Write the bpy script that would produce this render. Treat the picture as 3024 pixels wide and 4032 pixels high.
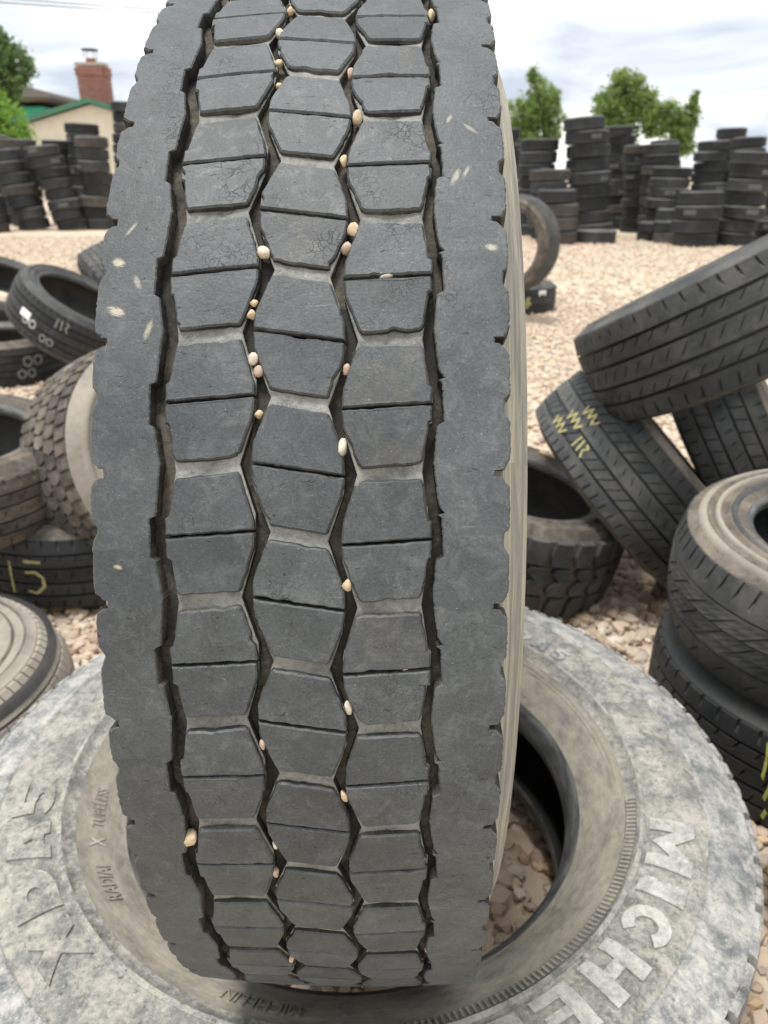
import bpy, bmesh, math, random
import numpy as np
from mathutils import Matrix, Vector
PI = math.pi
rng = np.random.default_rng(7)
random.seed(7)
scene = bpy.context.scene
col = scene.collection
for o in list(bpy.data.objects):
    bpy.data.objects.remove(o)

# ------------------------------------------------------------------ camera
HC, PITCH = 0.99, math.radians(24.2)
cam_d = bpy.data.cameras.new('camera')
cam = bpy.data.objects.new('camera', cam_d)
col.objects.link(cam)
cam.location = (0, 0, HC)
cam.rotation_euler = (PI / 2 - PITCH, 0, 0)
cam_d.sensor_fit = 'VERTICAL'
cam_d.sensor_height = 36.0
cam_d.lens = 2957.0 / 4032.0 * 36.0
cam_d.clip_start = 0.02
cam_d.clip_end = 2000
cam_d.dof.use_dof = True
cam_d.dof.focus_distance = 0.44
cam_d.dof.aperture_fstop = cam_d.lens / 2.3
scene.camera = cam

# ------------------------------------------------------------------ sky, sun, exposure
SUN_DIR = Vector((-0.17, -0.08, 0.96)).normalized()      # towards the veiled sun
world = bpy.data.worlds.new('World')
scene.world = world
world.use_nodes = True
nt = world.node_tree
for n in list(nt.nodes):
    nt.nodes.remove(n)
def N(tree, t, **kw):
    n = tree.nodes.new(t)
    for k, v in kw.items():
        setattr(n, k, v)
    return n
def L(tree, a, b):
    tree.links.new(a, b)
wo = N(nt, 'ShaderNodeOutputWorld')
bg = N(nt, 'ShaderNodeBackground')
bg.inputs[1].default_value = 0.11
sky = N(nt, 'ShaderNodeTexSky', sky_type='NISHITA', sun_disc=False)
sky.sun_elevation = math.asin(SUN_DIR.z)
sky.sun_rotation = math.atan2(SUN_DIR.x, SUN_DIR.y)
sky.air_density = 1.0
sky.dust_density = 2.0
tc = N(nt, 'ShaderNodeTexCoord')
sep = N(nt, 'ShaderNodeSeparateXYZ')
L(nt, tc.outputs['Generated'], sep.inputs[0])
def M2(tree, op, a, b=None, c=None):
    n = N(tree, 'ShaderNodeMath', operation=op)
    for i, v in enumerate((a, b, c)):
        if v is None:
            continue
        if isinstance(v, (int, float)):
            n.inputs[i].default_value = v
        else:
            L(tree, v, n.inputs[i])
    return n.outputs[0]
zz = M2(nt, 'ADD', M2(nt, 'ABSOLUTE', sep.outputs[2]), 0.16)
comb = N(nt, 'ShaderNodeCombineXYZ')
L(nt, M2(nt, 'DIVIDE', sep.outputs[0], zz), comb.inputs[0])
L(nt, M2(nt, 'DIVIDE', sep.outputs[1], zz), comb.inputs[1])
comb.inputs[2].default_value = 3.7
cl1 = N(nt, 'ShaderNodeTexNoise')
cl1.inputs['Scale'].default_value = 0.95
cl1.inputs['Detail'].default_value = 6
cl1.inputs['Roughness'].default_value = 0.52
cl1.inputs['Distortion'].default_value = 0.5
L(nt, comb.outputs[0], cl1.inputs['Vector'])
rampc = N(nt, 'ShaderNodeValToRGB')
e = rampc.color_ramp.elements
e[0].position, e[0].color = 0.37, (2.35, 2.62, 3.0, 1)
e[1].position, e[1].color = 0.60, (6.2, 6.1, 5.9, 1)
m = rampc.color_ramp.elements.new(0.50)
m.color = (3.7, 3.85, 4.0, 1)
L(nt, cl1.outputs['Fac'], rampc.inputs[0])
cl2 = N(nt, 'ShaderNodeTexNoise')
cl2.inputs['Scale'].default_value = 0.6
cl2.inputs['Detail'].default_value = 4
L(nt, comb.outputs[0], cl2.inputs['Vector'])
mask = N(nt, 'ShaderNodeMapRange')
mask.inputs[1].default_value, mask.inputs[2].default_value = 0.30, 0.46
mask.inputs[3].default_value, mask.inputs[4].default_value = 0.85, 1.0
L(nt, cl2.outputs['Fac'], mask.inputs[0])
mixs = N(nt, 'ShaderNodeMixRGB')
L(nt, mask.outputs[0], mixs.inputs[0])
L(nt, sky.outputs[0], mixs.inputs[1])
L(nt, rampc.outputs[0], mixs.inputs[2])
L(nt, mixs.outputs[0], bg.inputs[0])
L(nt, bg.outputs[0], wo.inputs[0])

sun_d = bpy.data.lights.new('sun', 'SUN')
sun_d.energy = 1.5
sun_d.angle = math.radians(14)
sun_d.color = (1.0, 0.965, 0.92)
sun = bpy.data.objects.new('sun', sun_d)
col.objects.link(sun)
sun.rotation_euler = (-SUN_DIR).to_track_quat('-Z', 'Y').to_euler()
sun.location = (0, 0, 30)
vs = scene.view_settings
vs.view_transform = 'Standard'
vs.look = 'None'
vs.gamma = 1
vs.exposure = 1.42
scene.render.resolution_x, scene.render.resolution_y = 768, 1024

# ------------------------------------------------------------------ helpers
def mesh(name, V, F, smooth=False, mats=(), mi=None):
    me = bpy.data.meshes.new(name)
    me.from_pydata([tuple(v) for v in V] if not isinstance(V, np.ndarray) else V.tolist(), [], F if isinstance(F, list) else F.tolist())
    for m in mats:
        me.materials.append(m)
    if mi is not None:
        me.polygons.foreach_set('material_index', np.asarray(mi, dtype=np.int32))
    if smooth:
        me.polygons.foreach_set('use_smooth', np.ones(len(me.polygons), dtype=bool))
    me.update()
    return me
def fastmesh(name, V, T, mats=(), smooth=False):
    """triangle / quad array mesh"""
    k = T.shape[1]
    me = bpy.data.meshes.new(name)
    me.vertices.add(len(V)); me.loops.add(T.size); me.polygons.add(len(T))
    me.vertices.foreach_set('co', V.astype(np.float32).ravel())
    me.loops.foreach_set('vertex_index', T.astype(np.int32).ravel())
    me.polygons.foreach_set('loop_start', np.arange(0, T.size, k, dtype=np.int32))
    me.polygons.foreach_set('loop_total', np.full(len(T), k, dtype=np.int32))
    for m in mats:
        me.materials.append(m)
    me.polygons.foreach_set('use_smooth', np.full(len(T), smooth))
    me.update(calc_edges=True)
    return me
def obj(name, me, parent=None, mat=None, M=None):
    o = bpy.data.objects.new(name, me)
    col.objects.link(o)
    if mat is not None and me is not None and len(me.materials) == 0:
        me.materials.append(mat)
    if parent is not None:
        o.parent = parent
    if M is not None:
        o.matrix_basis = M
    return o
def tag(o, label=None, cat=None, group=None, kind=None):
    if label: o['label'] = label
    if cat: o['category'] = cat
    if group: o['group'] = group
    if kind: o['kind'] = kind
    return o
def grid_faces(nu, nv, wrap_u=True):
    F = []
    for i in range(nu if wrap_u else nu - 1):
        a, b = i * nv, ((i + 1) % nu) * nv
        for j in range(nv - 1):
            F.append((a + j, a + j + 1, b + j + 1, b + j))
    return F
def P(u, psi, r):
    """point of a tyre in its own frame: u along the axle, psi round it"""
    return (u, r * math.sin(psi), -r * math.cos(psi))
def revolve(name, prof, seg, mats=(), smooth=True, mi=None, wob=0.0):
    V = np.empty((seg, len(prof), 3))
    a = np.arange(seg) * 2 * PI / seg
    for j, (u, r) in enumerate(prof):
        rr = r + (wob * np.sin(a * 3 + j) if wob else 0)
        V[:, j, 0] = u
        V[:, j, 1] = rr * np.sin(a)
        V[:, j, 2] = -rr * np.cos(a)
    F = grid_faces(seg, len(prof))
    return mesh(name, V.reshape(-1, 3), F, smooth, mats, None if mi is None else list(mi) * seg)
def box(name, c, s, mat=None, parent=None, M=None):
    x, y, z = s[0] / 2, s[1] / 2, s[2] / 2
    V = [(c[0] + i * x, c[1] + j * y, c[2] + k * z) for i in (-1, 1) for j in (-1, 1) for k in (-1, 1)]
    F = [(0, 1, 3, 2), (4, 6, 7, 5), (0, 4, 5, 1), (2, 3, 7, 6), (0, 2, 6, 4), (1, 5, 7, 3)]
    return obj(name, mesh(name, V, F), parent, mat, M)

# ------------------------------------------------------------------ materials
def newmat(name):
    m = bpy.data.materials.new(name)
    m.use_nodes = True
    t = m.node_tree
    b = t.nodes['Principled BSDF']
    return m, t, b
def noise(t, vec, scale, detail=5, rough=0.55, dist=0.0):
    n = N(t, 'ShaderNodeTexNoise')
    n.inputs['Scale'].default_value = scale
    n.inputs['Detail'].default_value = detail
    n.inputs['Roughness'].default_value = rough
    n.inputs['Distortion'].default_value = dist
    L(t, vec, n.inputs['Vector'])
    return n.outputs['Fac']
def mrange(t, v, a, b, c=0.0, d=1.0):
    n = N(t, 'ShaderNodeMapRange')
    for i, x in enumerate((a, b, c, d)):
        n.inputs[i + 1].default_value = x
    L(t, v, n.inputs[0])
    return n.outputs[0]
def mix(t, f, a, b, mode='MIX'):
    n = N(t, 'ShaderNodeMixRGB', blend_type=mode)
    for i, v in enumerate((f, a, b)):
        if isinstance(v, (int, float)):
            n.inputs[i].default_value = v
        elif isinstance(v, tuple):
            n.inputs[i].default_value = v if len(v) == 4 else v + (1,)
        else:
            L(t, v, n.inputs[i])
    return n.outputs[0]
def coords(t, jitter=True):
    tc = N(t, 'ShaderNodeTexCoord')
    if not jitter:
        return tc.outputs['Object']
    oi = N(t, 'ShaderNodeObjectInfo')
    cb = N(t, 'ShaderNodeCombineXYZ')
    for i, k in enumerate((13.0, 29.0, 47.0)):
        L(t, M2(t, 'MULTIPLY', oi.outputs['Random'], k), cb.inputs[i])
    va = N(t, 'ShaderNodeVectorMath', operation='ADD')
    L(t, tc.outputs['Object'], va.inputs[0])
    L(t, cb.outputs[0], va.inputs[1])
    return va.outputs[0]
def bumpn(t, b, h, strength, dist=0.001):
    n = N(t, 'ShaderNodeBump')
    n.inputs['Strength'].default_value = strength
    n.inputs['Distance'].default_value = dist
    L(t, h, n.inputs['Height'])
    L(t, n.outputs[0], b.inputs['Normal'])
def rubber(name, c1, c2, dust=(0.36, 0.33, 0.28), amt=0.4, sc=9.0, rough=0.72, lo=0.45, hi=0.68, bump=0.35, fine=90.0, vary=0.12, spec=0.35, speck=0.0, cracks=0.0, pits=0.0, rgh=0.62, polar=0.0):
    m, t, b = newmat(name)
    v = coords(t)
    if polar:                     # marks drawn out round the axle
        so = N(t, 'ShaderNodeSeparateXYZ')
        L(t, N(t, 'ShaderNodeTexCoord').outputs['Object'], so.inputs[0])
        rr = M2(t, 'SQRT', M2(t, 'ADD', M2(t, 'MULTIPLY', so.outputs[1], so.outputs[1]), M2(t, 'MULTIPLY', so.outputs[2], so.outputs[2])))
        cb = N(t, 'ShaderNodeCombineXYZ')
        L(t, so.outputs[0], cb.inputs[0]); L(t, rr, cb.inputs[1])
        L(t, M2(t, 'MULTIPLY', M2(t, 'ARCTAN2', so.outputs[1], so.outputs[2]), polar), cb.inputs[2])
        v = cb.outputs[0]
    n1 = noise(t, v, sc, 5, rgh, 0.3)
    n2 = noise(t, v, sc * 0.55, 6, rgh, 0.6 if rgh < .7 else 0.2)
    n3 = noise(t, v, fine, 3, 0.6)
    c = mix(t, mrange(t, n1, 0.32, 0.68), c1, c2)
    f = M2(t, 'MULTIPLY', mrange(t, M2(t, 'ADD', M2(t, 'MULTIPLY', n2, 0.75), M2(t, 'MULTIPLY', n3, 0.25)), lo, hi), amt)
    c = mix(t, f, c, dust)
    if speck:
        n4 = noise(t, v, fine * 2.2, 3, 0.5)
        c = mix(t, M2(t, 'MULTIPLY', mrange(t, n4, 0.63, 0.70), speck), c, (min(1, dust[0] * 1.35), min(1, dust[1] * 1.35), min(1, dust[2] * 1.35)))
    if pits:
        n5 = noise(t, v, fine * 0.62, 4, 0.7)
        c = mix(t, M2(t, 'MULTIPLY', mrange(t, n5, 0.60, 0.68), pits), c, tuple(x * 0.45 for x in c1))
    h = M2(t, 'ADD', n3, M2(t, 'MULTIPLY', n1, 0.6))
    if cracks:
        vv = N(t, 'ShaderNodeTexVoronoi', feature='DISTANCE_TO_EDGE')
        vv.inputs['Scale'].default_value = fine * 0.8
        wv = N(t, 'ShaderNodeVectorMath', operation='MULTIPLY_ADD')
        nz = N(t, 'ShaderNodeTexNoise'); nz.inputs['Scale'].default_value = 60
        L(t, v, nz.inputs['Vector'])
        L(t, nz.outputs['Color'], wv.inputs[0]); wv.inputs[1].default_value = (0.03, 0.03, 0.03); L(t, v, wv.inputs[2])
        L(t, wv.outputs[0], vv.inputs['Vector'])
        ck = M2(t, 'MULTIPLY', mrange(t, vv.outputs['Distance'], 0.0, 0.035, 1, 0), mrange(t, noise(t, v, 22, 3), 0.50, 0.62))
        c = mix(t, M2(t, 'MULTIPLY', ck, cracks), c, (0.012, 0.012, 0.012))
        h = M2(t, 'SUBTRACT', h, M2(t, 'MULTIPLY', ck, 0.6))
    oi = N(t, 'ShaderNodeObjectInfo')
    hs = N(t, 'ShaderNodeHueSaturation')
    L(t, mrange(t, oi.outputs['Random'], 0, 1, 1 - vary, 1 + vary), hs.inputs['Value'])
    L(t, c, hs.inputs['Color'])
    L(t, hs.outputs[0], b.inputs['Base Color'])
    b.inputs['Roughness'].default_value = rough
    b.inputs['Specular IOR Level'].default_value = spec
    bumpn(t, b, h, bump, 0.0012)
    return m
def plain(name, c, rough=0.7, var=0.12, sc=20.0, bump=0.2, metal=0.0, dist=0.002):
    m, t, b = newmat(name)
    v = coords(t)
    n = noise(t, v, sc, 5, 0.6)
    d = tuple(x * (1 - var) for x in c); u = tuple(min(1, x * (1 + var)) for x in c)
    L(t, mix(t, mrange(t, n, 0.3, 0.7), d, u), b.inputs['Base Color'])
    b.inputs['Roughness'].default_value = rough
    b.inputs['Metallic'].default_value = metal
    bumpn(t, b, n, bump, dist)
    return m

MT = {}
def hero_rubber(name):
    m, t, b = newmat(name)
    v = coords(t)
    def stretch(x, y, z):
        mp = N(t, 'ShaderNodeMapping')
        mp.inputs['Scale'].default_value = (x, y, z)
        L(t, v, mp.inputs['Vector'])
        return mp.outputs[0]
    n1 = noise(t, v, 20, 4, 0.62, 0.4)
    n2 = noise(t, v, 75, 5, 0.65, 0.9)
    n3 = noise(t, v, 620, 2, 0.6)
    c = mix(t, mrange(t, n1, 0.33, 0.67), (0.043, 0.0495, 0.0535), (0.067, 0.0755, 0.080))
    c = mix(t, mrange(t, n2, 0.48, 0.74, 0, 0.36), c, (0.16, 0.172, 0.176))
    c = mix(t, mrange(t, noise(t, v, 9, 3, 0.6, 0.5), 0.60, 0.76, 0, 0.30), c, (0.135, 0.11, 0.085))
    c = mix(t, mrange(t, n3, 0.25, 0.75, 0.0, 1.0), mix(t, 1.0, c, (0.74, 0.74, 0.74), 'MULTIPLY'), mix(t, 1.0, c, (1.26, 1.26, 1.26), 'MULTIPLY'))
    # long faint scratches and short dark nicks
    s1 = noise(t, stretch(55, 620, 620), 1.0, 2, 0.5)
    c = mix(t, M2(t, 'MULTIPLY', mrange(t, s1, 0.64, 0.74), mrange(t, n1, 0.46, 0.64, 0, 0.30)), c, (0.24, 0.25, 0.25))
    s2 = noise(t, stretch(170, 480, 480), 1.0, 2, 0.45, 0.6)
    nick = mrange(t, s2, 0.705, 0.74)
    c = mix(t, M2(t, 'MULTIPLY', nick, 0.8), c, (0.018, 0.018, 0.018))
    vv = N(t, 'ShaderNodeTexVoronoi', feature='DISTANCE_TO_EDGE')
    vv.inputs['Scale'].default_value = 150
    wv = N(t, 'ShaderNodeVectorMath', operation='MULTIPLY_ADD')
    nz = N(t, 'ShaderNodeTexNoise'); nz.inputs['Scale'].default_value = 90
    L(t, v, nz.inputs['Vector'])
    L(t, nz.outputs['Color'], wv.inputs[0]); wv.inputs[1].default_value = (0.02, 0.02, 0.02); L(t, v, wv.inputs[2])
    L(t, wv.outputs[0], vv.inputs['Vector'])
    ck = M2(t, 'MULTIPLY', mrange(t, vv.outputs['Distance'], 0.0, 0.05, 1, 0), mrange(t, noise(t, v, 26, 3), 0.54, 0.66))
    c = mix(t, M2(t, 'MULTIPLY', ck, 0.6), c, (0.02, 0.02, 0.02))
    n4 = noise(t, v, 900, 1, 0.5)
    c = mix(t, mrange(t, n4, 0.74, 0.80, 0, 0.6), c, (0.36, 0.35, 0.33))
    oi = N(t, 'ShaderNodeObjectInfo')
    hs = N(t, 'ShaderNodeHueSaturation')
    L(t, mrange(t, oi.outputs['Random'], 0, 1, 0.88, 1.12), hs.inputs['Value'])
    L(t, c, hs.inputs['Color'])
    L(t, hs.outputs[0], b.inputs['Base Color'])
    L(t, mrange(t, n2, 0.3, 0.7, 0.46, 0.72), b.inputs['Roughness'])
    b.inputs['Specular IOR Level'].default_value = 0.4
    h = M2(t, 'SUBTRACT', M2(t, 'ADD', M2(t, 'MULTIPLY', n3, 0.5), n2), M2(t, 'ADD', M2(t, 'MULTIPLY', nick, 0.8), M2(t, 'MULTIPLY', ck, 0.7)))
    bumpn(t, b, h, 0.45, 0.0010)
    return m
MT['tread_top'] = hero_rubber('worn_tread')
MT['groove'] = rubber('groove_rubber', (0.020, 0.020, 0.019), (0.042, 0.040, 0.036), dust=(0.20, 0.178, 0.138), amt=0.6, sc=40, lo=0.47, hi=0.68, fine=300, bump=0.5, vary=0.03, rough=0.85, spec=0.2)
MT['tie'] = rubber('dusty_tie_rubber', (0.115, 0.118, 0.115), (0.185, 0.188, 0.18), dust=(0.33, 0.33, 0.305), amt=0.65, sc=60, lo=0.42, hi=0.60, rgh=0.75, fine=300, bump=0.8, pits=0.5, speck=0.3, vary=0.15, rough=0.9, spec=0.2)
MT['pale_side'] = rubber('dusty_pale_sidewall', (0.15, 0.148, 0.132), (0.27, 0.265, 0.235), dust=(0.43, 0.40, 0.31), amt=0.7, sc=150, lo=0.44, hi=0.60, fine=420, bump=0.5, vary=0.02, rough=0.85, polar=.035, pits=0.4)
MT['inner'] = rubber('inner_liner_rubber', (0.018, 0.019, 0.020), (0.03, 0.031, 0.032), amt=0.12, sc=8, rough=0.5, bump=0.1)
MT['lie'] = rubber('lying_tyre_sidewall', (0.085, 0.091, 0.096), (0.225, 0.235, 0.242), dust=(0.43, 0.42, 0.38), amt=0.85, sc=46, lo=0.43, hi=0.60, rgh=0.78, fine=190, bump=1.0, vary=0.0, rough=0.8, speck=0.5, pits=0.55)
MT['lie_warm'] = rubber('lying_tyre_letter_band', (0.085, 0.087, 0.084), (0.20, 0.20, 0.19), dust=(0.39, 0.375, 0.325), amt=0.8, sc=52, lo=0.43, hi=0.60, rgh=0.78, fine=210, bump=1.0, vary=0.0, rough=0.85, speck=0.5, pits=0.7)
MT['lie_tan'] = rubber('lying_tyre_bead_area', (0.12, 0.114, 0.098), (0.225, 0.215, 0.185), dust=(0.36, 0.33, 0.265), amt=0.75, rgh=0.74, polar=.16, sc=60, lo=0.40, hi=0.64, fine=180, bump=0.6, vary=0.0, rough=0.8, speck=0.15)
MT['lie_dark'] = rubber('lying_tyre_dark_panel', (0.06, 0.06, 0.057), (0.12, 0.12, 0.11), dust=(0.26, 0.245, 0.20), amt=0.6, sc=40, fine=200, bump=0.5, vary=0.0, rough=0.85, speck=0.2)
MT['lie_letter'] = rubber('lying_tyre_letters', (0.13, 0.132, 0.13), (0.28, 0.28, 0.27), dust=(0.48, 0.47, 0.43), amt=0.85, rgh=0.78, sc=70, lo=0.38, hi=0.60, fine=240, bump=0.3, vary=0.04, rough=0.8, speck=0.4, pits=0.5)
MT['bead'] = rubber('bead_rubber', (0.035, 0.037, 0.040), (0.080, 0.085, 0.089), dust=(0.26, 0.255, 0.235), amt=0.4, sc=130, lo=0.44, hi=0.62, fine=300, rough=0.5, bump=0.5, polar=.05)
MT['black'] = rubber('black_tyre_rubber', (0.014, 0.0155, 0.017), (0.027, 0.029, 0.031), dust=(0.15, 0.145, 0.13), amt=0.22, sc=7, fine=80, vary=0.2, rough=0.6)
MT['grey'] = rubber('grey_tyre_rubber', (0.032, 0.035, 0.037), (0.058, 0.061, 0.062), dust=(0.20, 0.19, 0.17), amt=0.36, sc=16, fine=90, vary=0.15, rough=0.68)
MT['brownrub'] = rubber('brown_dusty_rubber', (0.046, 0.041, 0.035), (0.085, 0.077, 0.066), dust=(0.26, 0.225, 0.18), amt=0.6, sc=18, lo=0.42, hi=0.64, fine=90, vary=0.12, rough=0.82)
MT['tan'] = rubber('tan_dusty_sidewall', (0.17, 0.155, 0.13), (0.25, 0.23, 0.195), dust=(0.37, 0.34, 0.285), amt=0.6, sc=12, lo=0.40, hi=0.62, fine=80, vary=0.04, rough=0.8)
MT['far_tread'] = rubber('far_tread', (0.015, 0.017, 0.019), (0.030, 0.033, 0.035), dust=(0.13, 0.125, 0.115), amt=0.3, sc=4, fine=30, vary=0.35, rough=0.7)
MT['far_side'] = rubber('far_sidewall', (0.042, 0.044, 0.046), (0.075, 0.077, 0.077), dust=(0.22, 0.21, 0.20), amt=0.45, sc=4, fine=30, vary=0.3, rough=0.72)
MT['far_brown'] = rubber('far_brown_tread', (0.046, 0.042, 0.037), (0.07, 0.064, 0.056), dust=(0.19, 0.175, 0.15), amt=0.4, sc=4, fine=30, vary=0.2, rough=0.8)
MT['yellow'] = plain('yellow_crayon', (0.36, 0.335, 0.15), 0.8, 0.25, 90)
MT['lime'] = plain('lime_crayon', (0.45, 0.48, 0.12), 0.8, 0.25, 90)
MT['white'] = plain('white_crayon', (0.42, 0.42, 0.41), 0.8, 0.25, 90)
MT['faint'] = plain('faint_white_crayon', (0.20, 0.20, 0.195), 0.85, 0.3, 90)
MT['label'] = plain('white_paper_label', (0.82, 0.82, 0.80), 0.5, 0.03, 20)
MT['orange'] = plain('faded_orange_label', (0.60, 0.40, 0.22), 0.6, 0.2, 40)

# ------------------------------------------------------------------ ground and gravel
def ground_mat():
    m, t, b = newmat('pale_gravel_ground')
    tc = N(t, 'ShaderNodeTexCoord')
    v = tc.outputs['Object']
    vo = N(t, 'ShaderNodeTexVoronoi')
    vo.inputs['Scale'].default_value = 38
    L(t, v, vo.inputs['Vector'])
    r = N(t, 'ShaderNodeValToRGB')
    els = [(0.0, (0.38, 0.295, 0.215)), (0.25, (0.49, 0.40, 0.30)), (0.5, (0.55, 0.47, 0.365)), (0.75, (0.46, 0.365, 0.27)), (1.0, (0.60, 0.54, 0.45))]
    cr = r.color_ramp
    cr.elements[0].position, cr.elements[0].color = els[0][0], els[0][1] + (1,)
    cr.elements[1].position, cr.elements[1].color = els[-1][0], els[-1][1] + (1,)
    for p, c in els[1:-1]:
        x = cr.elements.new(p); x.color = c + (1,)
    sp = N(t, 'ShaderNodeSeparateColor')
    L(t, vo.outputs['Color'], sp.inputs[0])
    L(t, sp.outputs[0], r.inputs[0])
    n = noise(t, v, 1.3, 5, 0.6)
    c = mix(t, mrange(t, n, 0.3, 0.7, 0.0, 0.35), r.outputs[0], (0.50, 0.415, 0.33))
    L(t, c, b.inputs['Base Color'])
    b.inputs['Roughness'].default_value = 0.9
    b.inputs['Specular IOR Level'].default_value = 0.2
    bumpn(t, b, M2(t, 'MULTIPLY', vo.outputs['Distance'], -1.0), 0.8, 0.02)
    return m
nx = 41
gx = np.sign(np.linspace(-1, 1, nx)) * np.abs(np.linspace(-1, 1, nx)) ** 3 * 400
gy = gx + 20
V = np.array([(x, y, 0.0) for x in gx for y in gy])
tag(obj('ground', mesh('ground', V, grid_faces(nx, nx, False), False, [ground_mat()])), kind='structure')

def stone_mat():
    m, t, b = newmat('gravel_stone')
    g = N(t, 'ShaderNodeNewGeometry')
    r = N(t, 'ShaderNodeValToRGB')
    cr = r.color_ramp
    els = [(0.0, (0.36, 0.25, 0.19)), (0.14, (0.50, 0.405, 0.305)), (0.32, (0.58, 0.50, 0.39)), (0.5, (0.48, 0.37, 0.285)), (0.63, (0.60, 0.525, 0.42)), (0.76, (0.36, 0.315, 0.28)), (0.86, (0.57, 0.42, 0.26)), (1.0, (0.66, 0.61, 0.53))]
    cr.elements[0].position, cr.elements[0].color = els[0][0], els[0][1] + (1,)
    cr.elements[1].position, cr.elements[1].color = els[-1][0], els[-1][1] + (1,)
    for p, c in els[1:-1]:
        x = cr.elements.new(p); x.color = c + (1,)
    L(t, g.outputs['Random Per Island'], r.inputs[0])
    tc = N(t, 'ShaderNodeTexCoord')
    n = noise(t, tc.outputs['Object'], 130, 4, 0.6)
    c = mix(t, mrange(t, n, 0.3, 0.7, 0.0, 0.35), r.outputs[0], (0.30, 0.25, 0.21))
    L(t, c, b.inputs['Base Color'])
    b.inputs['Roughness'].default_value = 0.85
    b.inputs['Specular IOR Level'].default_value = 0.25
    bumpn(t, b, n, 0.4, 0.003)
    return m
bm = bmesh.new()
bmesh.ops.create_icosphere(bm, subdivisions=1, radius=1.0)
ICO_V = np.array([v.co[:] for v in bm.verts]); ICO_F = np.array([[v.index for v in f.verts] for f in bm.faces])
bm.free()
bm = bmesh.new()
bmesh.ops.create_icosphere(bm, subdivisions=2, radius=1.0)
ICO2_V = np.array([v.co[:] for v in bm.verts]); ICO2_F = np.array([[v.index for v in f.verts] for f in bm.faces])
bm.free()
def stones(n, y0, y1, s0, s1):
    k = 0.62
    # uniform over the wedge |x| < k*y + 0.45
    y = []
    while len(y) < n:
        a = rng.uniform(y0, y1, n)
        y += list(a[rng.uniform(0, k * y1 + 0.45, n) < k * a + 0.45])
    y = np.array(y[:n])
    x = rng.uniform(-1, 1, n) * (k * y + 0.45)
    s = rng.uniform(0, 1, n) ** 1.6 * (s1 - s0) + s0
    sc = s[:, None] * rng.uniform(0.65, 1.25, (n, 3)) * np.array([1, 1, 0.72])
    V = ICO_V[None] * (1 + rng.uniform(-0.22, 0.22, (n, 12, 1)))
    V = V * sc[:, None, :]
    a = rng.uniform(0, 2 * PI, n); b = rng.uniform(-0.5, 0.5, n)
    ca, sa, cb, sb = np.cos(a), np.sin(a), np.cos(b), np.sin(b)
    X = V[:, :, 0] * cb[:, None] - V[:, :, 2] * sb[:, None]
    Z = V[:, :, 0] * sb[:, None] + V[:, :, 2] * cb[:, None]
    Y = V[:, :, 1]
    X2 = X * ca[:, None] - Y * sa[:, None] + x[:, None]
    Y2 = X * sa[:, None] + Y * ca[:, None] + y[:, None]
    Z2 = Z + (s * rng.uniform(0.05, 0.75, n))[:, None]
    V = np.stack([X2, Y2, Z2], -1).reshape(-1, 3)
    F = (ICO_F[None] + (np.arange(n) * 12)[:, None, None]).reshape(-1, 3)
    return V, F
parts = [stones(15000, 0.35, 2.6, 0.008, 0.021), stones(30000, 2.5, 6.5, 0.009, 0.018), stones(26000, 6.4, 14.0, 0.012, 0.024)]
off = 0; VV = []; FF = []
for v_, f_ in parts:
    VV.append(v_); FF.append(f_ + off); off += len(v_)
gs = obj('gravel', fastmesh('gravel', np.vstack(VV), np.vstack(FF), [stone_mat()]))
tag(gs, 'loose pink, tan and grey gravel stones covering the yard', 'gravel', kind='stuff')

# ------------------------------------------------------------------ the upright truck tyre
DELTA = 2 * PI / 44
R0 = 0.51
def crown(u):
    return R0 - (u * u) / 2.6
rx_, ry_ = 0.030543684, 0.003693315
cy_, sy_, cz_, sz_ = math.cos(rx_), math.sin(rx_), math.cos(ry_), math.sin(ry_)
Ym = Matrix(((cy_, 0, sy_, 0), (0, 1, 0, 0), (-sy_, 0, cy_, 0), (0, 0, 0, 1)))
Zm = Matrix(((cz_, -sz_, 0, 0), (sz_, cz_, 0, 0), (0, 0, 1, 0), (0, 0, 0, 1)))
POSE = Matrix.Translation((-0.03126558, -0.02912735, 0.90834094)) @ Zm @ Ym
FLIP = Matrix(((1, 0, 0, 0), (0, -1, 0, 0), (0, 0, -1, 0), (0, 0, 0, 1)))
CAMM = Matrix.Translation((0, 0, HC)) @ Matrix.Rotation(PI / 2 - PITCH, 4, 'X')
HERO = CAMM @ FLIP @ POSE
hc = HERO.translation
base_pt = Vector((hc.x, hc.y, hc.z - R0))
hero = obj('truck_tyre', None)
hero.location = base_pt
hero.empty_display_size = 0.1
tag(hero, 'big worn truck tyre standing upright in front, pebbles stuck in its tread grooves', 'tyre')
HREL = Matrix.Translation(-base_pt) @ HERO
def hpart(name, me, mat=None):
    return obj(name, me, hero, mat, HREL)

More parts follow.
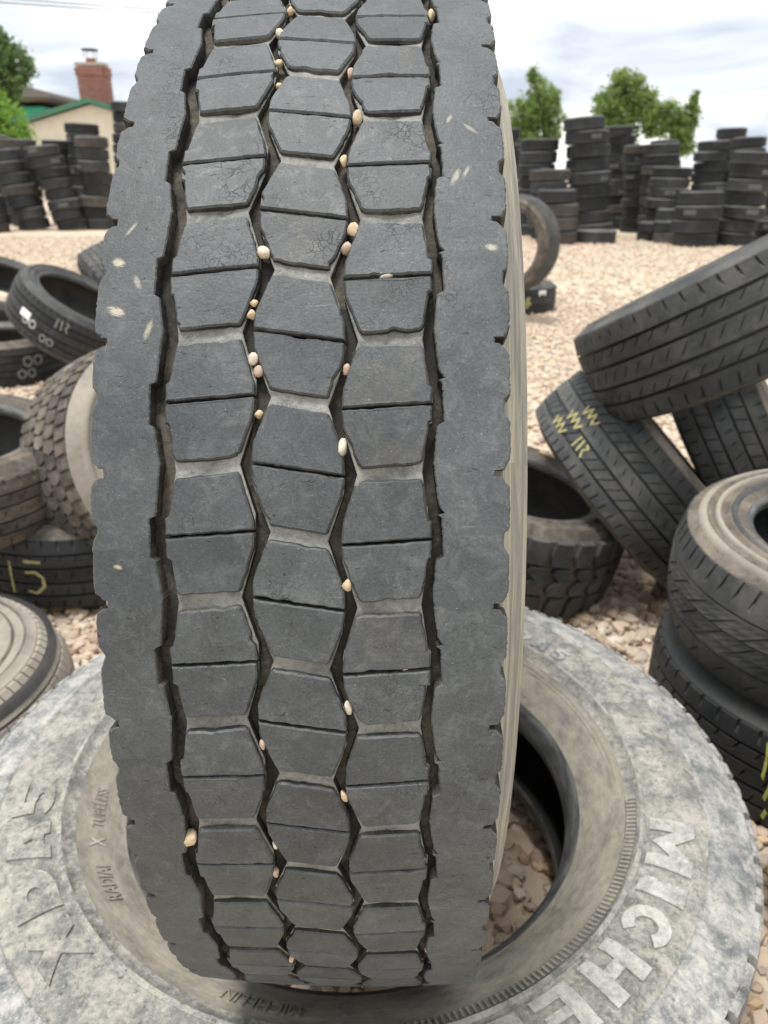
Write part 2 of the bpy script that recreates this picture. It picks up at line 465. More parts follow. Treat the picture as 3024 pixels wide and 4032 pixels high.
def round_poly(pts, rads, n=4):
    out = []
    k = len(pts)
    for i in range(k):
        p = np.array(pts[i], float); a = np.array(pts[i - 1], float); b = np.array(pts[(i + 1) % k], float)
        r = rads[i]
        la, lb = np.linalg.norm(a - p), np.linalg.norm(b - p)
        r = min(r, la * 0.45, lb * 0.45)
        if r < 0.05:
            out.append(p); continue
        p1 = p + (a - p) / la * r; p2 = p + (b - p) / lb * r
        for s in np.linspace(0, 1, n):
            out.append((1 - s) ** 2 * p1 + 2 * s * (1 - s) * p + s * s * p2)
    return out
def subdiv(pts, step):
    out = []
    k = len(pts)
    for i in range(k):
        a, b = np.array(pts[i]), np.array(pts[(i + 1) % k])
        n = max(1, int(round(np.linalg.norm(b - a) / step)))
        for j in range(n):
            out.append(a + (b - a) * j / n)
    return np.array(out)
def normals2(p):
    t = np.roll(p, -1, 0) - np.roll(p, 1, 0)
    t /= np.linalg.norm(t, axis=1)[:, None] + 1e-9
    n = np.stack([t[:, 1], -t[:, 0]], -1)
    area = 0.5 * np.sum(p[:, 0] * np.roll(p[:, 1], -1) - np.roll(p[:, 0], -1) * p[:, 1])
    return n if area > 0 else -n        # outward
def block_mesh(name, poly, rads, depth, top_r, mats, jit=0.2, step=1.6, flare=0.5, bev=0.95, chips=0, pitch_mm=None, seed=0):
    """poly in mm: (u, arc length), extruded towards the axle; the top follows the crown"""
    rg = np.random.default_rng(seed)
    p = subdiv(round_poly(poly, rads), step)
    nrm = normals2(p)
    k = len(p)
    j = rg.normal(0, jit, k)
    j = 0.5 * j + 0.25 * (np.roll(j, 1) + np.roll(j, -1))
    for _ in range(chips):
        c = rg.integers(0, k); w = rg.uniform(1.2, 2.6)
        j -= rg.uniform(0.5, 1.5) * np.exp(-((np.arange(k) - c) / w) ** 2)
    p = p + nrm * j[:, None]
    h = rg.normal(0, 0.12)
    rings = [(p + nrm * flare, -depth), (p, -bev * 1.3 + h), (p - nrm * bev, h)]
    V = []
    for q, dz in rings:
        for (u, s) in q:
            u *= 1e-3; s *= 1e-3
            V.append(P(u, s / R0, top_r(u) + dz * 1e-3))
    F = []; mi = []
    for r in range(2):
        for i in range(k):
            a, b = r * k + i, r * k + (i + 1) % k
            F.append((a, b, b + k, a + k)); mi.append(1 if r == 0 else 0)
    F.append(tuple(range(2 * k, 3 * k))); mi.append(0)
    return mesh(name, V, F, False, mats, mi)
PM = DELTA * R0 * 1000        # one pitch in mm of arc
def ph(lst):
    return [(u, s * PM) for u, s in lst]
g = 0.011
BLK = {
 'A1': (ph([(-71.2, -.402 + g), (-22.8, -.454 + g), (-23.3, -.31), (-30.2, -.03), (-31.2, .0), (-64.8, .036), (-66.3, .0), (-68.7, -.235), (-70.9, -.25)]), [.8, 1, 2, 2, 2.2, 2.5, 2, .4, .4]),
 'A2': (ph([(-65.2, -.835), (-31.2, -.888), (-30.0, -.85), (-24.3, -.60), (-22.8, -.52), (-22.6, -.454 - g), (-71.2, -.402 - g), (-71.3, -.54), (-69.3, -.56), (-66.4, -.80)]), [2.2, 2.2, 2, 2, 1, .8, .8, .3, .3, 2]),
 'B1': (ph([(-24, -.953 + g), (25.5, -.858 + g), (24.6, -.72), (17.4, -.47), (16.2, -.436), (-14.2, -.499), (-15.6, -.54), (-23.2, -.80)]), [.8, .8, 2, 2, 2.2, 2.5, 2, 2]),
 'B2': (ph([(-14.6, -.39), (16.8, -.318), (18.2, -.28), (24.8, -.02), (25.6, .142 - g), (-24, .047 - g), (-23.4, -.10), (-16.2, -.35)]), [2.4, 2.4, 2, 2, .8, .8, 2, 2]),
 'C1': (ph([(24.2, -.352 + g), (72.1, -.398 + g), (72.1, -.262), (70.4, -.25), (67.5, .0), (66.2, .046), (34.6, .078), (33.0, .045), (25.0, -.22)]), [.8, .8, .4, .4, 2, 2.4, 2.4, 2, 2]),
 'C2': (ph([(31.8, -.818), (66.4, -.838), (67.6, -.80), (70.6, -.535), (72.2, -.52), (72.2, -.398 - g), (24.2, -.352 - g), (24.8, -.50), (30.8, -.77)]), [2.4, 2.4, 2, .4, .4, .8, .8, 2, 2]),
}
bid = 0
for key, (poly, rads) in BLK.items():
    for kk in range(44):
        # phases visible from the front: k from -5 to 6
        k = kk - 22
        vis = -6 <= k <= 7
        if vis:
            me = block_mesh('tread_block', poly, rads, 3.4, crown, [MT['tread_top'], MT['groove']], jit=0.26, chips=int(rng.integers(0, 4)), seed=1000 + bid)
        else:
            if kk == 0 or k == 8:
                back = block_mesh('tread_block', poly, rads, 3.4, crown, [MT['tread_top'], MT['groove']], jit=0.1, step=6, seed=1)
            me = back
        bid += 1
        o = obj('tread_block', me, hero, None, HREL @ Matrix.Rotation(k * DELTA, 4, 'X'))
# low dusty rubber bridges under each block pair
TIE = {
 'A': ph([(-71.6, -.402 + g), (-22.4, -.454 + g), (-22.8, -.31), (-30.6, .055), (-22.2, .42), (-22.2, .546 - g), (-71.6, .598 - g), (-71.7, .46), (-69.6, .44), (-65.9, .10), (-69, -.235), (-71.3, -.25)]),
 'B': ph([(-24.3, -.953 + g), (25.9, -.858 + g), (25.1, -.72), (16.8, -.375), (25.2, -.02), (26, .142 - g), (-24.4, .047 - g), (-23.9, -.10), (-14.2, -.44), (-23.6, -.80)]),
 'C': ph([(23.9, -.352 + g), (72.5, -.398 + g), (72.5, -.262), (70.8, -.25), (67.2, .10), (71, .455), (72.6, .48), (72.6, .602 - g), (23.9, .648 - g), (24.4, .50), (32.4, .13), (24.6, -.22)]),
}
for key, poly in TIE.items():
    me = block_mesh('tie_bar', poly, [0.6] * len(poly), 7.5, lambda u: crown(u) - 0.0030, [MT['tie'], MT['groove']], jit=0.1, step=3.0, bev=0.5, flare=0.4, seed=5)
    for kk in range(44):
        obj('tie_bar', me, hero, None, HREL @ Matrix.Rotation((kk - 22) * DELTA, 4, 'X'))

def pw(tab):
    xs = [a for a, _ in tab]; ys = [b for _, b in tab]
    xs2 = [x - 1 for x in xs] + xs + [x + 1 for x in xs]; ys2 = ys * 3
    return lambda s: float(np.interp(s, xs2, ys2))
inL = pw([(-.562, -76.2), (-.540, -79.6), (-.245, -79.5), (-.222, -76.6), (.05, -73.5), (.30, -75.2), (.415, -75.9)])
outL = pw([(-.965, -112.6), (-.935, -109.4), (-.915, -108.6), (-.910, -105.8), (-.846, -105.4), (-.840, -108.8), (-.80, -112.2), (-.70, -112.9), (-.535, -112.6), (-.485, -110.2), (-.455, -109.3), (-.425, -109.8), (-.35, -112.4), (-.15, -112.9)])
inR = pw([(-.555, 77.6), (-.40, 78.2), (-.268, 78.6), (-.236, 74.8), (.045, 73.2), (.25, 74.9), (.36, 76.2), (.408, 78.7), (.425, 75.6)])
outR = pw([(-.99, 114.2), (-.95, 112.6), (-.916, 111.4), (-.910, 106.3), (-.866, 106.0), (-.860, 109.5), (-.79, 113.8), (-.70, 114.3), (-.475, 114.2), (-.438, 111.4), (-.34, 111.0), (-.275, 114.2), (-.10, 114.4)])
def rib_mesh(inner, outer, sgn, seed):
    rg = np.random.default_rng(seed)
    br = sorted(set([round(x, 4) for x in list(np.arange(0, 1, 1 / 40.)) + [(a % 1) for a in (-.562, -.540, -.245, -.222, .415, -.965, -.935, -.915, -.91, -.846, -.84, -.80, -.535, -.485, -.455, -.425, -.35, -.268, -.236, .408, .425, -.95, -.916, -.866, -.86, -.79, -.475, -.438, -.34, -.275, -.99)]]))
    ss = [k + s for k in range(-22, 22) for s in br]
    V = []
    ji = rg.normal(0, 0.16, len(ss)); jo = rg.normal(0, 0.22, len(ss))
    for i, s in enumerate(ss):
        ui, uo = inner(s % 1 if False else s - math.floor(s)) + ji[i], outer(s - math.floor(s)) + jo[i]
        psi = s * DELTA
        sec = [(ui - sgn * 0.4, -9.0), (ui, -0.9), (ui + sgn * 0.7, 0.0)]
        for q in (0.2, 0.5, 0.8):
            sec.append((ui + (uo - ui) * q, 0.0))
        sec += [(uo - sgn * 1.0, 0.0), (uo, -1.3), (uo + sgn * 0.4, -19.5)]
        for (u, dz) in sec:
            u *= 1e-3
            V.append(P(u, psi, crown(u) + dz * 1e-3))
    F = grid_faces(len(ss), 9)
    mi = [1, 0, 0, 0, 0, 0, 0, 2] * len(ss)
    return V, F, mi
def scuff_mat(name, base, spots):
    """the worn tread rubber with a few chalky scrape marks of their own shape"""
    m = MT[base].copy(); m.name = name
    t = m.node_tree
    b = t.nodes['Principled BSDF']
    src = b.inputs['Base Color'].links[0].from_socket
    tc = N(t, 'ShaderNodeTexCoord')
    tot = None
    for (c, ax, la, lb, amt) in spots:
        mp = N(t, 'ShaderNodeMapping', vector_type='TEXTURE')
        mp.inputs['Location'].default_value = c
        mp.inputs['Rotation'].default_value = (0, 0, ax)
        mp.inputs['Scale'].default_value = (la, lb, 0.05)
        L(t, tc.outputs['Object'], mp.inputs['Vector'])
        ln = N(t, 'ShaderNodeVectorMath', operation='LENGTH')
        L(t, mp.outputs[0], ln.inputs[0])
        m2 = N(t, 'ShaderNodeMapping'); m2.inputs['Scale'].default_value = (1.6, 4.5, 1); m2.inputs['Location'].default_value = (c[0] * 700, c[1] * 500, 0)
        L(t, mp.outputs[0], m2.inputs['Vector'])
        nz = noise(t, m2.outputs[0], 2.6, 6, 0.85)
        edge = M2(t, 'SUBTRACT', 1.15, ln.outputs['Value'])
        f = M2(t, 'MULTIPLY', mrange(t, M2(t, 'MULTIPLY', edge, nz), 0.33, 0.46), amt)
        tot = f if tot is None else M2(t, 'MAXIMUM', tot, f)
    L(t, mix(t, tot, src, (0.40, 0.375, 0.31)), b.inputs['Base Color'])
    return m
def sp(u, s, ang, la, lb, amt=0.9):
    p = P(u * 1e-3, s * DELTA, R0)
    return (p, ang, la, lb, amt)
mL = scuff_mat('scuffed_left_rib', 'tread_top', [sp(-101.7, -1.51, 0.3, .009, .006), sp(-100.7, -1.11, 0.35, .013, .006), sp(-82, -.96, 1.9, .013, .004, .6), sp(-89.9, -1.34, 1.1, .011, .004, .5), sp(-96, -1.8, 2.2, .012, .0025, .5), sp(-98, .82, .2, .006, .003, .8)])
mR = scuff_mat('scuffed_right_rib', 'tread_top', [sp(86, -2.25, 2.0, .013, .004, .6), sp(92, -2.3, 2.0, .010, .003, .5), sp(83, -2.85, 2.0, .008, .003, .5), sp(95, -2.75, .7, .012, .003, .45), sp(105, -1.62, 0.2, .008, .005, .8)])
V, F, mi = rib_mesh(inL, outL, -1, 3)
hpart('shoulder_rib', mesh('shoulder_rib', V, F, False, [mL, MT['groove'], MT['groove']], mi))
V, F, mi = rib_mesh(inR, outR, 1, 4)
hpart('shoulder_rib', mesh('shoulder_rib', V, F, False, [mR, MT['groove'], MT['groove']], mi))
hpart('tread_base', revolve('tread_base', [(-.106, .490), (-.106, R0 - .0135), (-.05, R0 - .0096), (0, R0 - .0090), (.05, R0 - .0096), (.106, R0 - .0135), (.106, .490)], 176), MT['groove'])
def hero_side(s):
    pr = [(.1055, .4905), (.1120, .4895), (.1150, .482), (.1185, .470), (.1230, .460), (.1262, .4535), (.1280, .4525), (.1278, .4500), (.1318, .4400), (.1338, .4385), (.1336, .4350), (.1345, .430), (.1360, .420), (.1368, .400), (.1325, .375), (.1265, .345), (.1190, .318), (.1150, .300)]
    return [(s * u, r) for u, r in pr]
for s in (-1, 1):
    hpart('sidewall', revolve('sidewall', hero_side(s), 176), MT['pale_side'])
    hpart('bead', revolve('bead', [(s * .1150, .300), (s * .113, .291), (s * .109, .2865), (s * .098, .2858), (s * .088, .289)], 128), MT['bead'])
hpart('inner_liner', revolve('inner_liner', [(-.088, .289), (-.104, .32), (-.121, .36), (-.124, .40), (-.116, .44), (-.095, .476), (0, .486), (.095, .476), (.116, .44), (.124, .40), (.121, .36), (.104, .32), (.088, .289)], 128), MT['inner'])

# ------------------------------------------------------------------ generic tyres
def frame(c, ax, up=(0, 0, 1)):
    ax = Vector(ax).normalized()
    a = Vector(up)
    if abs(ax.dot(a)) > 0.97:
        a = Vector((0, 1, 0))
    # local -Z (psi = 0) is turned towards the camera as far as the axle allows
    tocam = Vector((0, 0, HC)) - Vector(c)
    z = -(tocam - ax * tocam.dot(ax)).normalized()
    y = z.cross(ax)
    M = Matrix.Identity(4)
    for i in range(3):
        M[i][0], M[i][1], M[i][2], M[i][3] = ax[i], y[i], z[i], c[i]
    return M
def lowest(M, R, W):
    z = min((M @ Vector(P(s * W * 0.48, a * PI / 90, R * 0.985))).z for s in (-1, 1) for a in range(180))
    return z
class Tyre:
    def __init__(s, name, label, c, ax, R, W, Rh, side, tread, seg=96, depth=0.007, group=None, shoulder=0.014, rings=(0.30, 0.55), crown_k=2.2, tw=0.40):
        s.R, s.W, s.Rh = R, W, Rh
        s.tw = tw * W                # half width of the tread
        s.depth = depth
        s.M = frame(c, ax)
        zl = lowest(s.M, R, W)
        s.base = Vector((c[0], c[1], zl))
        s.root = obj(name, None)
        s.root.location = s.base
        tag(s.root, label, 'tyre', group)
        s.rel = Matrix.Translation(-s.base) @ s.M
        s.crown = lambda u: R - u * u / crown_k
        e = s.crown(s.tw)
        for sg in (-1, 1):
            rb = (R + Rh) / 2 + 0.01
            pr = [(s.tw + .0005, e - depth - .001), (s.tw + .004, e - depth - .003), (s.tw + .3 * (W / 2 - s.tw), e - shoulder - depth * .6)]
            lst = [(0.72, 0.80), (0.92, 0.62), (1.0, 0.44), (0.985, 0.30), (0.90, 0.17), (0.78, 0.07)]
            for k, (fu, fr) in enumerate(lst):
                u = s.tw + fu * (W / 2 - s.tw); r = Rh + 0.008 + fr * (e - shoulder - Rh)
                if k in (1, 3):
                    pr += [(u, r + .006), (u + .0036, r + .004), (u + .0040, r - .001), (u - .0012, r - .004), (u, r - .008)]
                else:
                    pr.append((u, r))
            ub = s.tw + 0.66 * (W / 2 - s.tw)
            pr.append((ub, Rh + 0.010))
            s.part('sidewall', revolve('sidewall', [(sg * u, r) for u, r in pr], seg), side)
            s.part('bead', revolve('bead', [(sg * ub, Rh + .010), (sg * (ub - .001), Rh + .004), (sg * (ub - .006), Rh), (sg * (ub - .016), Rh - .001), (sg * (ub - .026), Rh + .005)], seg), MT['bead'])
        bi = ub - .026
        hw = W / 2 - 0.014
        inn = [(bi, Rh + .005), (bi + .01, Rh + .03), (hw, (R + Rh) / 2), (hw * .96, R - .05), (s.tw * .9, R - .024), (0, R - .018)]
        s.part('inner_liner', revolve('inner_liner', [(-u, r) for u, r in inn] + inn[-2::-1], seg), MT['inner'])
        s.part('tread_base', revolve('tread_base', [(-s.tw, e - depth)] + [(u, s.crown(u) - depth) for u in (-s.tw * .5, 0, s.tw * .5)] + [(s.tw, e - depth)], seg), tread)
    def part(s, name, me, mat=None, spin=0.0):
        return obj(name, me, s.root, mat, s.rel @ Matrix.Rotation(spin, 4, 'X') if spin else s.rel)
    def ring(s, fr, wd, mat, h=.004, sg=1):
        """a raised dusty ring on the sidewall at the given part of its height"""
        e = s.crown(s.tw)
        rr_ = s.Rh + 0.008 + fr * (e - .014 - s.Rh)
        fs = [(0.72, 0.80), (0.92, 0.62), (1.0, 0.44), (0.985, 0.30), (0.90, 0.17), (0.78, 0.07)]
        fu = lambda f: float(np.interp(f, [q[1] for q in fs][::-1], [q[0] for q in fs][::-1]))
        pr = []
        for k, hh in ((-1.0, -.002), (-.7, h * .8), (0, h), (.7, h * .8), (1.0, -.002)):
            r = rr_ + k * wd / 2
            f = (r - s.Rh - .008) / (e - .014 - s.Rh)
            pr.append((sg * (s.tw + fu(f) * (s.W / 2 - s.tw) + hh), r))
        return s.part('sidewall_ring', revolve('sidewall_ring', pr, 96), mat)
    def rib(s, u0, u1, n, mat, slant=0.0, cuts=((0.0, 1.0),), w=0.12, cd=0.8, name='tread_rib', phase=0.0, drop0=0.0, drop1=0.0):
        """a rib round the tyre; n cuts in it, each across the given part of its width; slant in pitches"""
        d = 2 * PI / n
        us = sorted(set([u0, u1] + [u0 + (u1 - u0) * x for c in cuts for x in (c[0], c[1])] + [u0 + (u1 - u0) * (c[0] + c[1]) / 2 for c in cuts]))
        sg = 1
        cols = [(u0, 'b', u0)] + [(u, 't', u) for u in us] + [(u1, 'b', u1)]
        rows = [0.0, 0.004 + 0, w, w + 0.004, 0.4, 0.7]
        V = []
        for k in range(n):
            for ri, rw in enumerate(rows):
                for (u, kind, _) in cols:
                    f = (u - u0) / (u1 - u0)
                    psi = (k + rw + phase + slant * f) * d
                    top = s.crown(u) - drop0 * (1 - f) - drop1 * f
                    r = top
                    if kind == 'b':
                        r = s.crown(u) - s.depth - .001
                    elif ri in (1, 2):
                        for (a, b) in cuts:
                            if a - 1e-6 <= f <= b + 1e-6:
                                edge = (abs(f - a) < 1e-6 and a > 0.01) or (abs(f - b) < 1e-6 and b < 0.99)
                                if not edge:
                                    r = top - s.depth * cd
                    V.append(P(u, psi, r))
        F = grid_faces(n * len(rows), len(cols))
        return s.part(name, mesh(name, V, F, False), mat)
    def blocks(s, u0, u1, n, mat, poly, phase=0.0, depth=None, name='tread_block', drop=0.0, rad=1.0, bev=0.8):
        """n separate lugs; poly in (0..1 across, 0..1 along one pitch)"""
        d = 2 * PI / n
        pm = d * s.R * 1000
        pts = [(u0 * 1000 + (u1 - u0) * 1000 * a, b * pm * R0 / s.R) for a, b in poly]
        vs = [block_mesh(name, pts, [rad] * len(pts), (depth or s.depth) * 1000 + 1, lambda u: s.crown(u) - drop, [mat, mat], jit=0.25, step=9.0, bev=bev, flare=0.4, seed=q) for q in range(3)]
        for k in range(n):
            obj(name, vs[k % 3], s.root, None, s.rel @ Matrix.Rotation((k + phase) * d, 4, 'X'))
    def mark(s, strokes, mat, w=0.005, name='crayon_mark', lift=0.0008):
        V = []; F = []
        for st in strokes:
            st = np.array(st, float)
            # resample
            q = [st[0]]
            for a, b in zip(st[:-1], st[1:]):
                n = max(1, int(np.hypot(b[0] - a[0], (b[1] - a[1]) * s.R) / 0.006))
                for i in range(1, n + 1):
                    q.append(a + (b - a) * i / n)
            q = np.array(q)
            o = len(V)
            for i, (u, psi) in enumerate(q):
                a, b = q[max(0, i - 1)], q[min(len(q) - 1, i + 1)]
                t = np.array([b[0] - a[0], (b[1] - a[1]) * s.R]); t /= np.linalg.norm(t) + 1e-9
                n = np.array([-t[1], t[0]]) * w / 2 * (0.75 + 0.5 * random.random())
                for sg in (-1, 1):
                    uu, pp = u + sg * n[0], psi + sg * n[1] / s.R
                    V.append(P(uu, pp, s.crown(uu) + lift))
                if i:
                    k = o + 2 * i
                    F.append((k - 2, k - 1, k + 1, k))
        return s.part(name, mesh(name, V, F), mat)

def rib_tread(t, mat, n=64, slant=0.5, pat=0):
    """five ribs: two lugged shoulders and three sliced centre ribs"""
    w = t.tw
    e = [-1.0, -0.60, -0.225, 0.225, 0.60, 1.0]
    gp = 0.035
    for i in range(5):
        u0, u1 = (e[i] + (gp if i else 0)) * w, (e[i + 1] - (gp if i < 4 else 0)) * w
        if i in (0, 4):
            cuts = ((0.0, 0.70),) if i == 0 else ((0.30, 1.0),)
            t.rib(u0, u1, n, mat, slant * (0.25 if i == 0 else -0.25), cuts, 0.16, 0.75, phase=i * .3, drop0=.003 if i == 0 else 0, drop1=.003 if i == 4 else 0)
        elif pat == 0:
            cuts = ((0.12, 0.88),) if i == 2 else ((0.0, 0.62),) if i == 1 else ((0.38, 1.0),)
            t.rib(u0, u1, n, mat, slant, cuts, 0.11, 0.6, phase=i * .37)
        elif pat == 1:
            cuts = ((0.0, 1.0),) if i != 2 else ((0.15, 0.85),)
            t.rib(u0, u1, n, mat, slant * (1 if i != 2 else -1), cuts, 0.14, 0.55, phase=i * .21)

# ---- the truck tyre lying flat under the upright one
LC = (-0.04, 0.796, 0.14)
lie = obj('truck_tyre', None)
lie.location = (LC[0], LC[1], 0.0)
tag(lie, 'grey dusty truck tyre with raised lettering lying flat under the upright tyre', 'tyre')
# local X of the tyre points up, psi = 0 towards the camera
LM = Matrix(((0, 1, 0, 0), (0, 0, 1, 0), (1, 0, 0, 0.14), (0, 0, 0, 1)))
def lpart(name, me, mat=None):
    return obj(name, me, lie, mat, LM)
LPROF = [(.1175, .4995), (.1200, .4900), (.1245, .4780), (.1290, .4640), (.1318, .4530), (.1322, .4490), (.1304, .4475), (.1302, .4450), (.1330, .4380), (.1345, .4220), (.1348, .4060), (.1335, .3900), (.1300, .3775), (.1342, .3760), (.1345, .3705), (.1285, .3690), (.1240, .3560), (.1225, .3545), (.1160, .3420), (.1060, .3250), (.0960, .3110), (.0905, .3045), (.0890, .3020)]
def lie_h(r):
    rr = [p[1] for p in LPROF][::-1]; uu = [p[0] for p in LPROF][::-1]
    return float(np.interp(r, rr, uu))
ia = 16
lpart('sidewall', revolve('sidewall', LPROF[:7], 220), MT['lie'])
LBAND = lpart('lettered_band', revolve('lettered_band', LPROF[6:ia + 1], 220), MT['lie_warm'])
LFLANGE = lpart('bead_flange', revolve('bead_flange', LPROF[ia:], 220), MT['lie_tan'])
lpart('sidewall', revolve('sidewall', [(-u, r) for u, r in LPROF], 120), MT['lie'])
for s in (1, -1):
    lpart('bead', revolve('bead', [(s * .0890, .3020), (s * .0860, .2965), (s * .0835, .2945), (s * .0800, .2920), (s * .0770, .2915), (s * .0740, .2890), (s * .0650, .2865), (s * .0560, .2860), (s * .0500, .2885)], 160), MT['bead'])
lpart('inner_liner', revolve('inner_liner', [(.050, .2885), (.07, .32), (.108, .36), (.118, .40), (.113, .44), (.095, .47), (0, .482), (-.095, .47), (-.113, .44), (-.118, .40), (-.108, .36), (-.07, .32), (-.050, .2885)], 128), MT['inner'])
def lie_rib(name, u0, u1, n, slot, outer_side):
    V = []
    rows = [0.0, 0.02, 0.15, 0.17, 0.3, 0.5, 0.53, 0.62, 0.66, 0.8]
    rg = np.random.default_rng(3)
    for k in range(n):
        jw = rg.uniform(-.2, .2); jd = rg.uniform(.3, 1.0)
        for ri, rw in enumerate(rows):
            psi = (k + rw + jw * .2) * 2 * PI / n
            cut = (1.0 if ri in (1, 2) else 0.5 * jd if ri in (6, 7) else 0.0) * slot
            ed = u1 - outer_side * cut
            for (u, r) in ((u0, .497), (u0, .508), (u0 + (ed - u0) * .5, .5095), (ed - outer_side * .004, .5080), (ed - outer_side * .0008, .5045), (ed, .4990)):
                V.append(P(u, psi, r + rg.normal(0, .0004)))
    return mesh(name, V, grid_faces(n * len(rows), 6), False)
lpart('shoulder_rib', lie_rib('shoulder_rib', .078, .1185, 46, .014, 1), MT['lie'])
lpart('shoulder_rib', lie_rib('shoulder_rib', -.078, -.1185, 46, .011, -1), MT['grey'])
for a, b in ((-.072, -.03), (-.024, .024), (.03, .072)):
    lpart('tread_rib', revolve('tread_rib', [(a, .498), (a + .001, .509), (b - .001, .509), (b, .498)], 120, smooth=False), MT['grey'])
lpart('tread_base', revolve('tread_base', [(-.1175, .4975), (0, .4985), (.1175, .4975)], 120), MT['groove'])

def text_mesh(s, size, bold=0.0):
    cu = bpy.data.curves.new('t', 'FONT')
    cu.body = s; cu.size = size; cu.extrude = 0.0008; cu.offset = bold; cu.resolution_u = 3
    cu.align_x = 'CENTER'
    ob = bpy.data.objects.new('t', cu); col.objects.link(ob)
    bpy.context.view_layer.update()
    me = bpy.data.meshes.new_from_object(ob.evaluated_get(bpy.context.evaluated_depsgraph_get()))
    bpy.data.objects.remove(ob); bpy.data.curves.remove(cu)
    return me
def ring_text(s, ang, r_base, height, width=None, lift=0.0022, bold=0.0, mat='lie_letter', parent=None, hfun=lie_h, Mx=None, name='lettering'):
    """one letter or word, tops outwards, read clockwise from above; ang in degrees (0 = +x)"""
    me = text_mesh(s, 1.0, bold)
    bm = bmesh.new(); bm.from_mesh(me)
    bpy.data.meshes.remove(me)
    if len(s) > 1 or True:
        bmesh.ops.triangulate(bm, faces=bm.faces[:])
        for _ in range(2 if height > 0.03 else 1):
            le = [e for e in bm.edges if e.calc_length() > 0.16]
            if le:
                bmesh.ops.subdivide_edges(bm, edges=le, cuts=1)
                bmesh.ops.triangulate(bm, faces=[f for f in bm.faces if len(f.verts) > 3])
    xs = [v.co.x for v in bm.verts]; ys = [v.co.y for v in bm.verts]
    x0, x1, y0, y1 = min(xs), max(xs), min(ys), max(ys)
    sx = (width / (x1 - x0)) if width else height / (y1 - y0)
    rm = r_base + height / 2
    for v in bm.verts:
        r = r_base + (v.co.y - y0) / (y1 - y0) * height
        a = math.radians(ang) - (v.co.x - (x0 + x1) / 2) * sx / rm
        h = hfun(r) + (lift if v.co.z > 0 else -0.003)
        # world-like angle a -> psi : position (r cos a, r sin a) = (r sin psi, -r cos psi)
        v.co = Vector((h, r * math.cos(a), r * math.sin(a)))
    me = bpy.data.meshes.new(name); bm.to_mesh(me); bm.free()
    return obj(name, me, parent or LFLANGE, MT[mat], Mx)
def ell(cx, cy, ro, ri, a0, a1, n=10):
    """thick arc as quads; radii are (rx, ry)"""
    out = []
    for i in range(n):
        t0, t1 = math.radians(a0 + (a1 - a0) * i / n), math.radians(a0 + (a1 - a0) * (i + 1) / n)
        out.append([(cx + ri[0] * math.cos(t0), cy + ri[1] * math.sin(t0)), (cx + ro[0] * math.cos(t0), cy + ro[1] * math.sin(t0)), (cx + ro[0] * math.cos(t1), cy + ro[1] * math.sin(t1)), (cx + ri[0] * math.cos(t1), cy + ri[1] * math.sin(t1))])
    return out
def rc(x0, y0, x1, y1):
    return [(x0, y0), (x1, y0), (x1, y1), (x0, y1)]
SLAB = {
 'M': [rc(0, 0, .25, 1), rc(.75, 0, 1, 1), [(.25, 1), (.25, .52), (.5, .08), (.5, .56)], [(.75, 1), (.5, .56), (.5, .08), (.75, .52)]],
 'I': [rc(0, 0, 1, 1)],
 'C': ell(.5, .5, (.5, .5), (.21, .24), 42, 318, 16),
 'H': [rc(0, 0, .32, 1), rc(.68, 0, 1, 1), rc(.32, .37, .68, .63)],
 'E': [rc(0, 0, .36, 1), rc(.36, 0, 1, .22), rc(.36, .40, .92, .60), rc(.36, .78, 1, 1)],
 'L': [rc(0, 0, .38, 1), rc(.38, 0, 1, .26)],
 'N': [rc(0, 0, .27, 1), rc(.73, 0, 1, 1), [(.27, 1), (.27, .56), (.73, 0), (.73, .44)]],
 'X': [[(0, 0), (.34, 0), (.5, .27), (.66, 0), (1, 0), (.69, .5), (1, 1), (.66, 1), (.5, .73), (.34, 1), (0, 1), (.31, .5)]],
 'D': [rc(0, 0, .36, 1), rc(.36, .66, .44, 1), rc(.36, 0, .44, .34)] + ell(.44, .5, (.56, .5), (.16, .16), -90, 90, 12),
 'A': [[(0, 0), (.33, 0), (.365, .14), (.43, .40), (.5, .66), (.5, 1), (.24, 1)], [(1, 0), (.76, 1), (.5, 1), (.5, .66), (.57, .40), (.635, .14), (.67, 0)], [(.365, .14), (.635, .14), (.57, .40), (.43, .40)]],
 '5': [rc(.06, .76, .95, 1), rc(.06, .46, .40, .76), [(.40, .46), (.40, .62), (.47, .66), (.47, .42)]] + ell(.47, .33, (.53, .33), (.17, .09), 90, -152, 14),
}
def slab(ch, ang, r_base, height, width, lift, mat):
    V = []; F = []
    rm = r_base + height / 2
    for poly in SLAB[ch]:
        p = subdiv([np.array(q, float) for q in poly], .17)
        k = len(p); o_ = len(V)
        c_ = p.mean(0)
        for dz, ins in ((-.003, 0.0), (lift * .75, 0.0), (lift, .0)):
            for x, y in p:
                r = r_base + y * height
                a = math.radians(ang) - (x - .5) * width / rm
                V.append((lie_h(r) + dz, r * math.cos(a), r * math.sin(a)))
        for q in range(2):
            for i in range(k):
                F.append((o_ + q * k + i, o_ + q * k + (i + 1) % k, o_ + (q + 1) * k + (i + 1) % k, o_ + (q + 1) * k + i))
        F.append(tuple(o_ + 2 * k + i for i in range(k)))
    return obj('lettering', mesh('lettering', V, F), LBAND, MT[mat])
# the maker's name in big raised letters on the right
for ch, a, w in (('M', -22.6, .076), ('I', -32.2, .024), ('C', -39.6, .050), ('H', -49.0, .056), ('E', -59.2, .048), ('L', -68.0, .044), ('I', -74.6, .022), ('N', -82.6, .060)):
    slab(ch, a, .3815, .050, w, .0030, 'lie_letter')
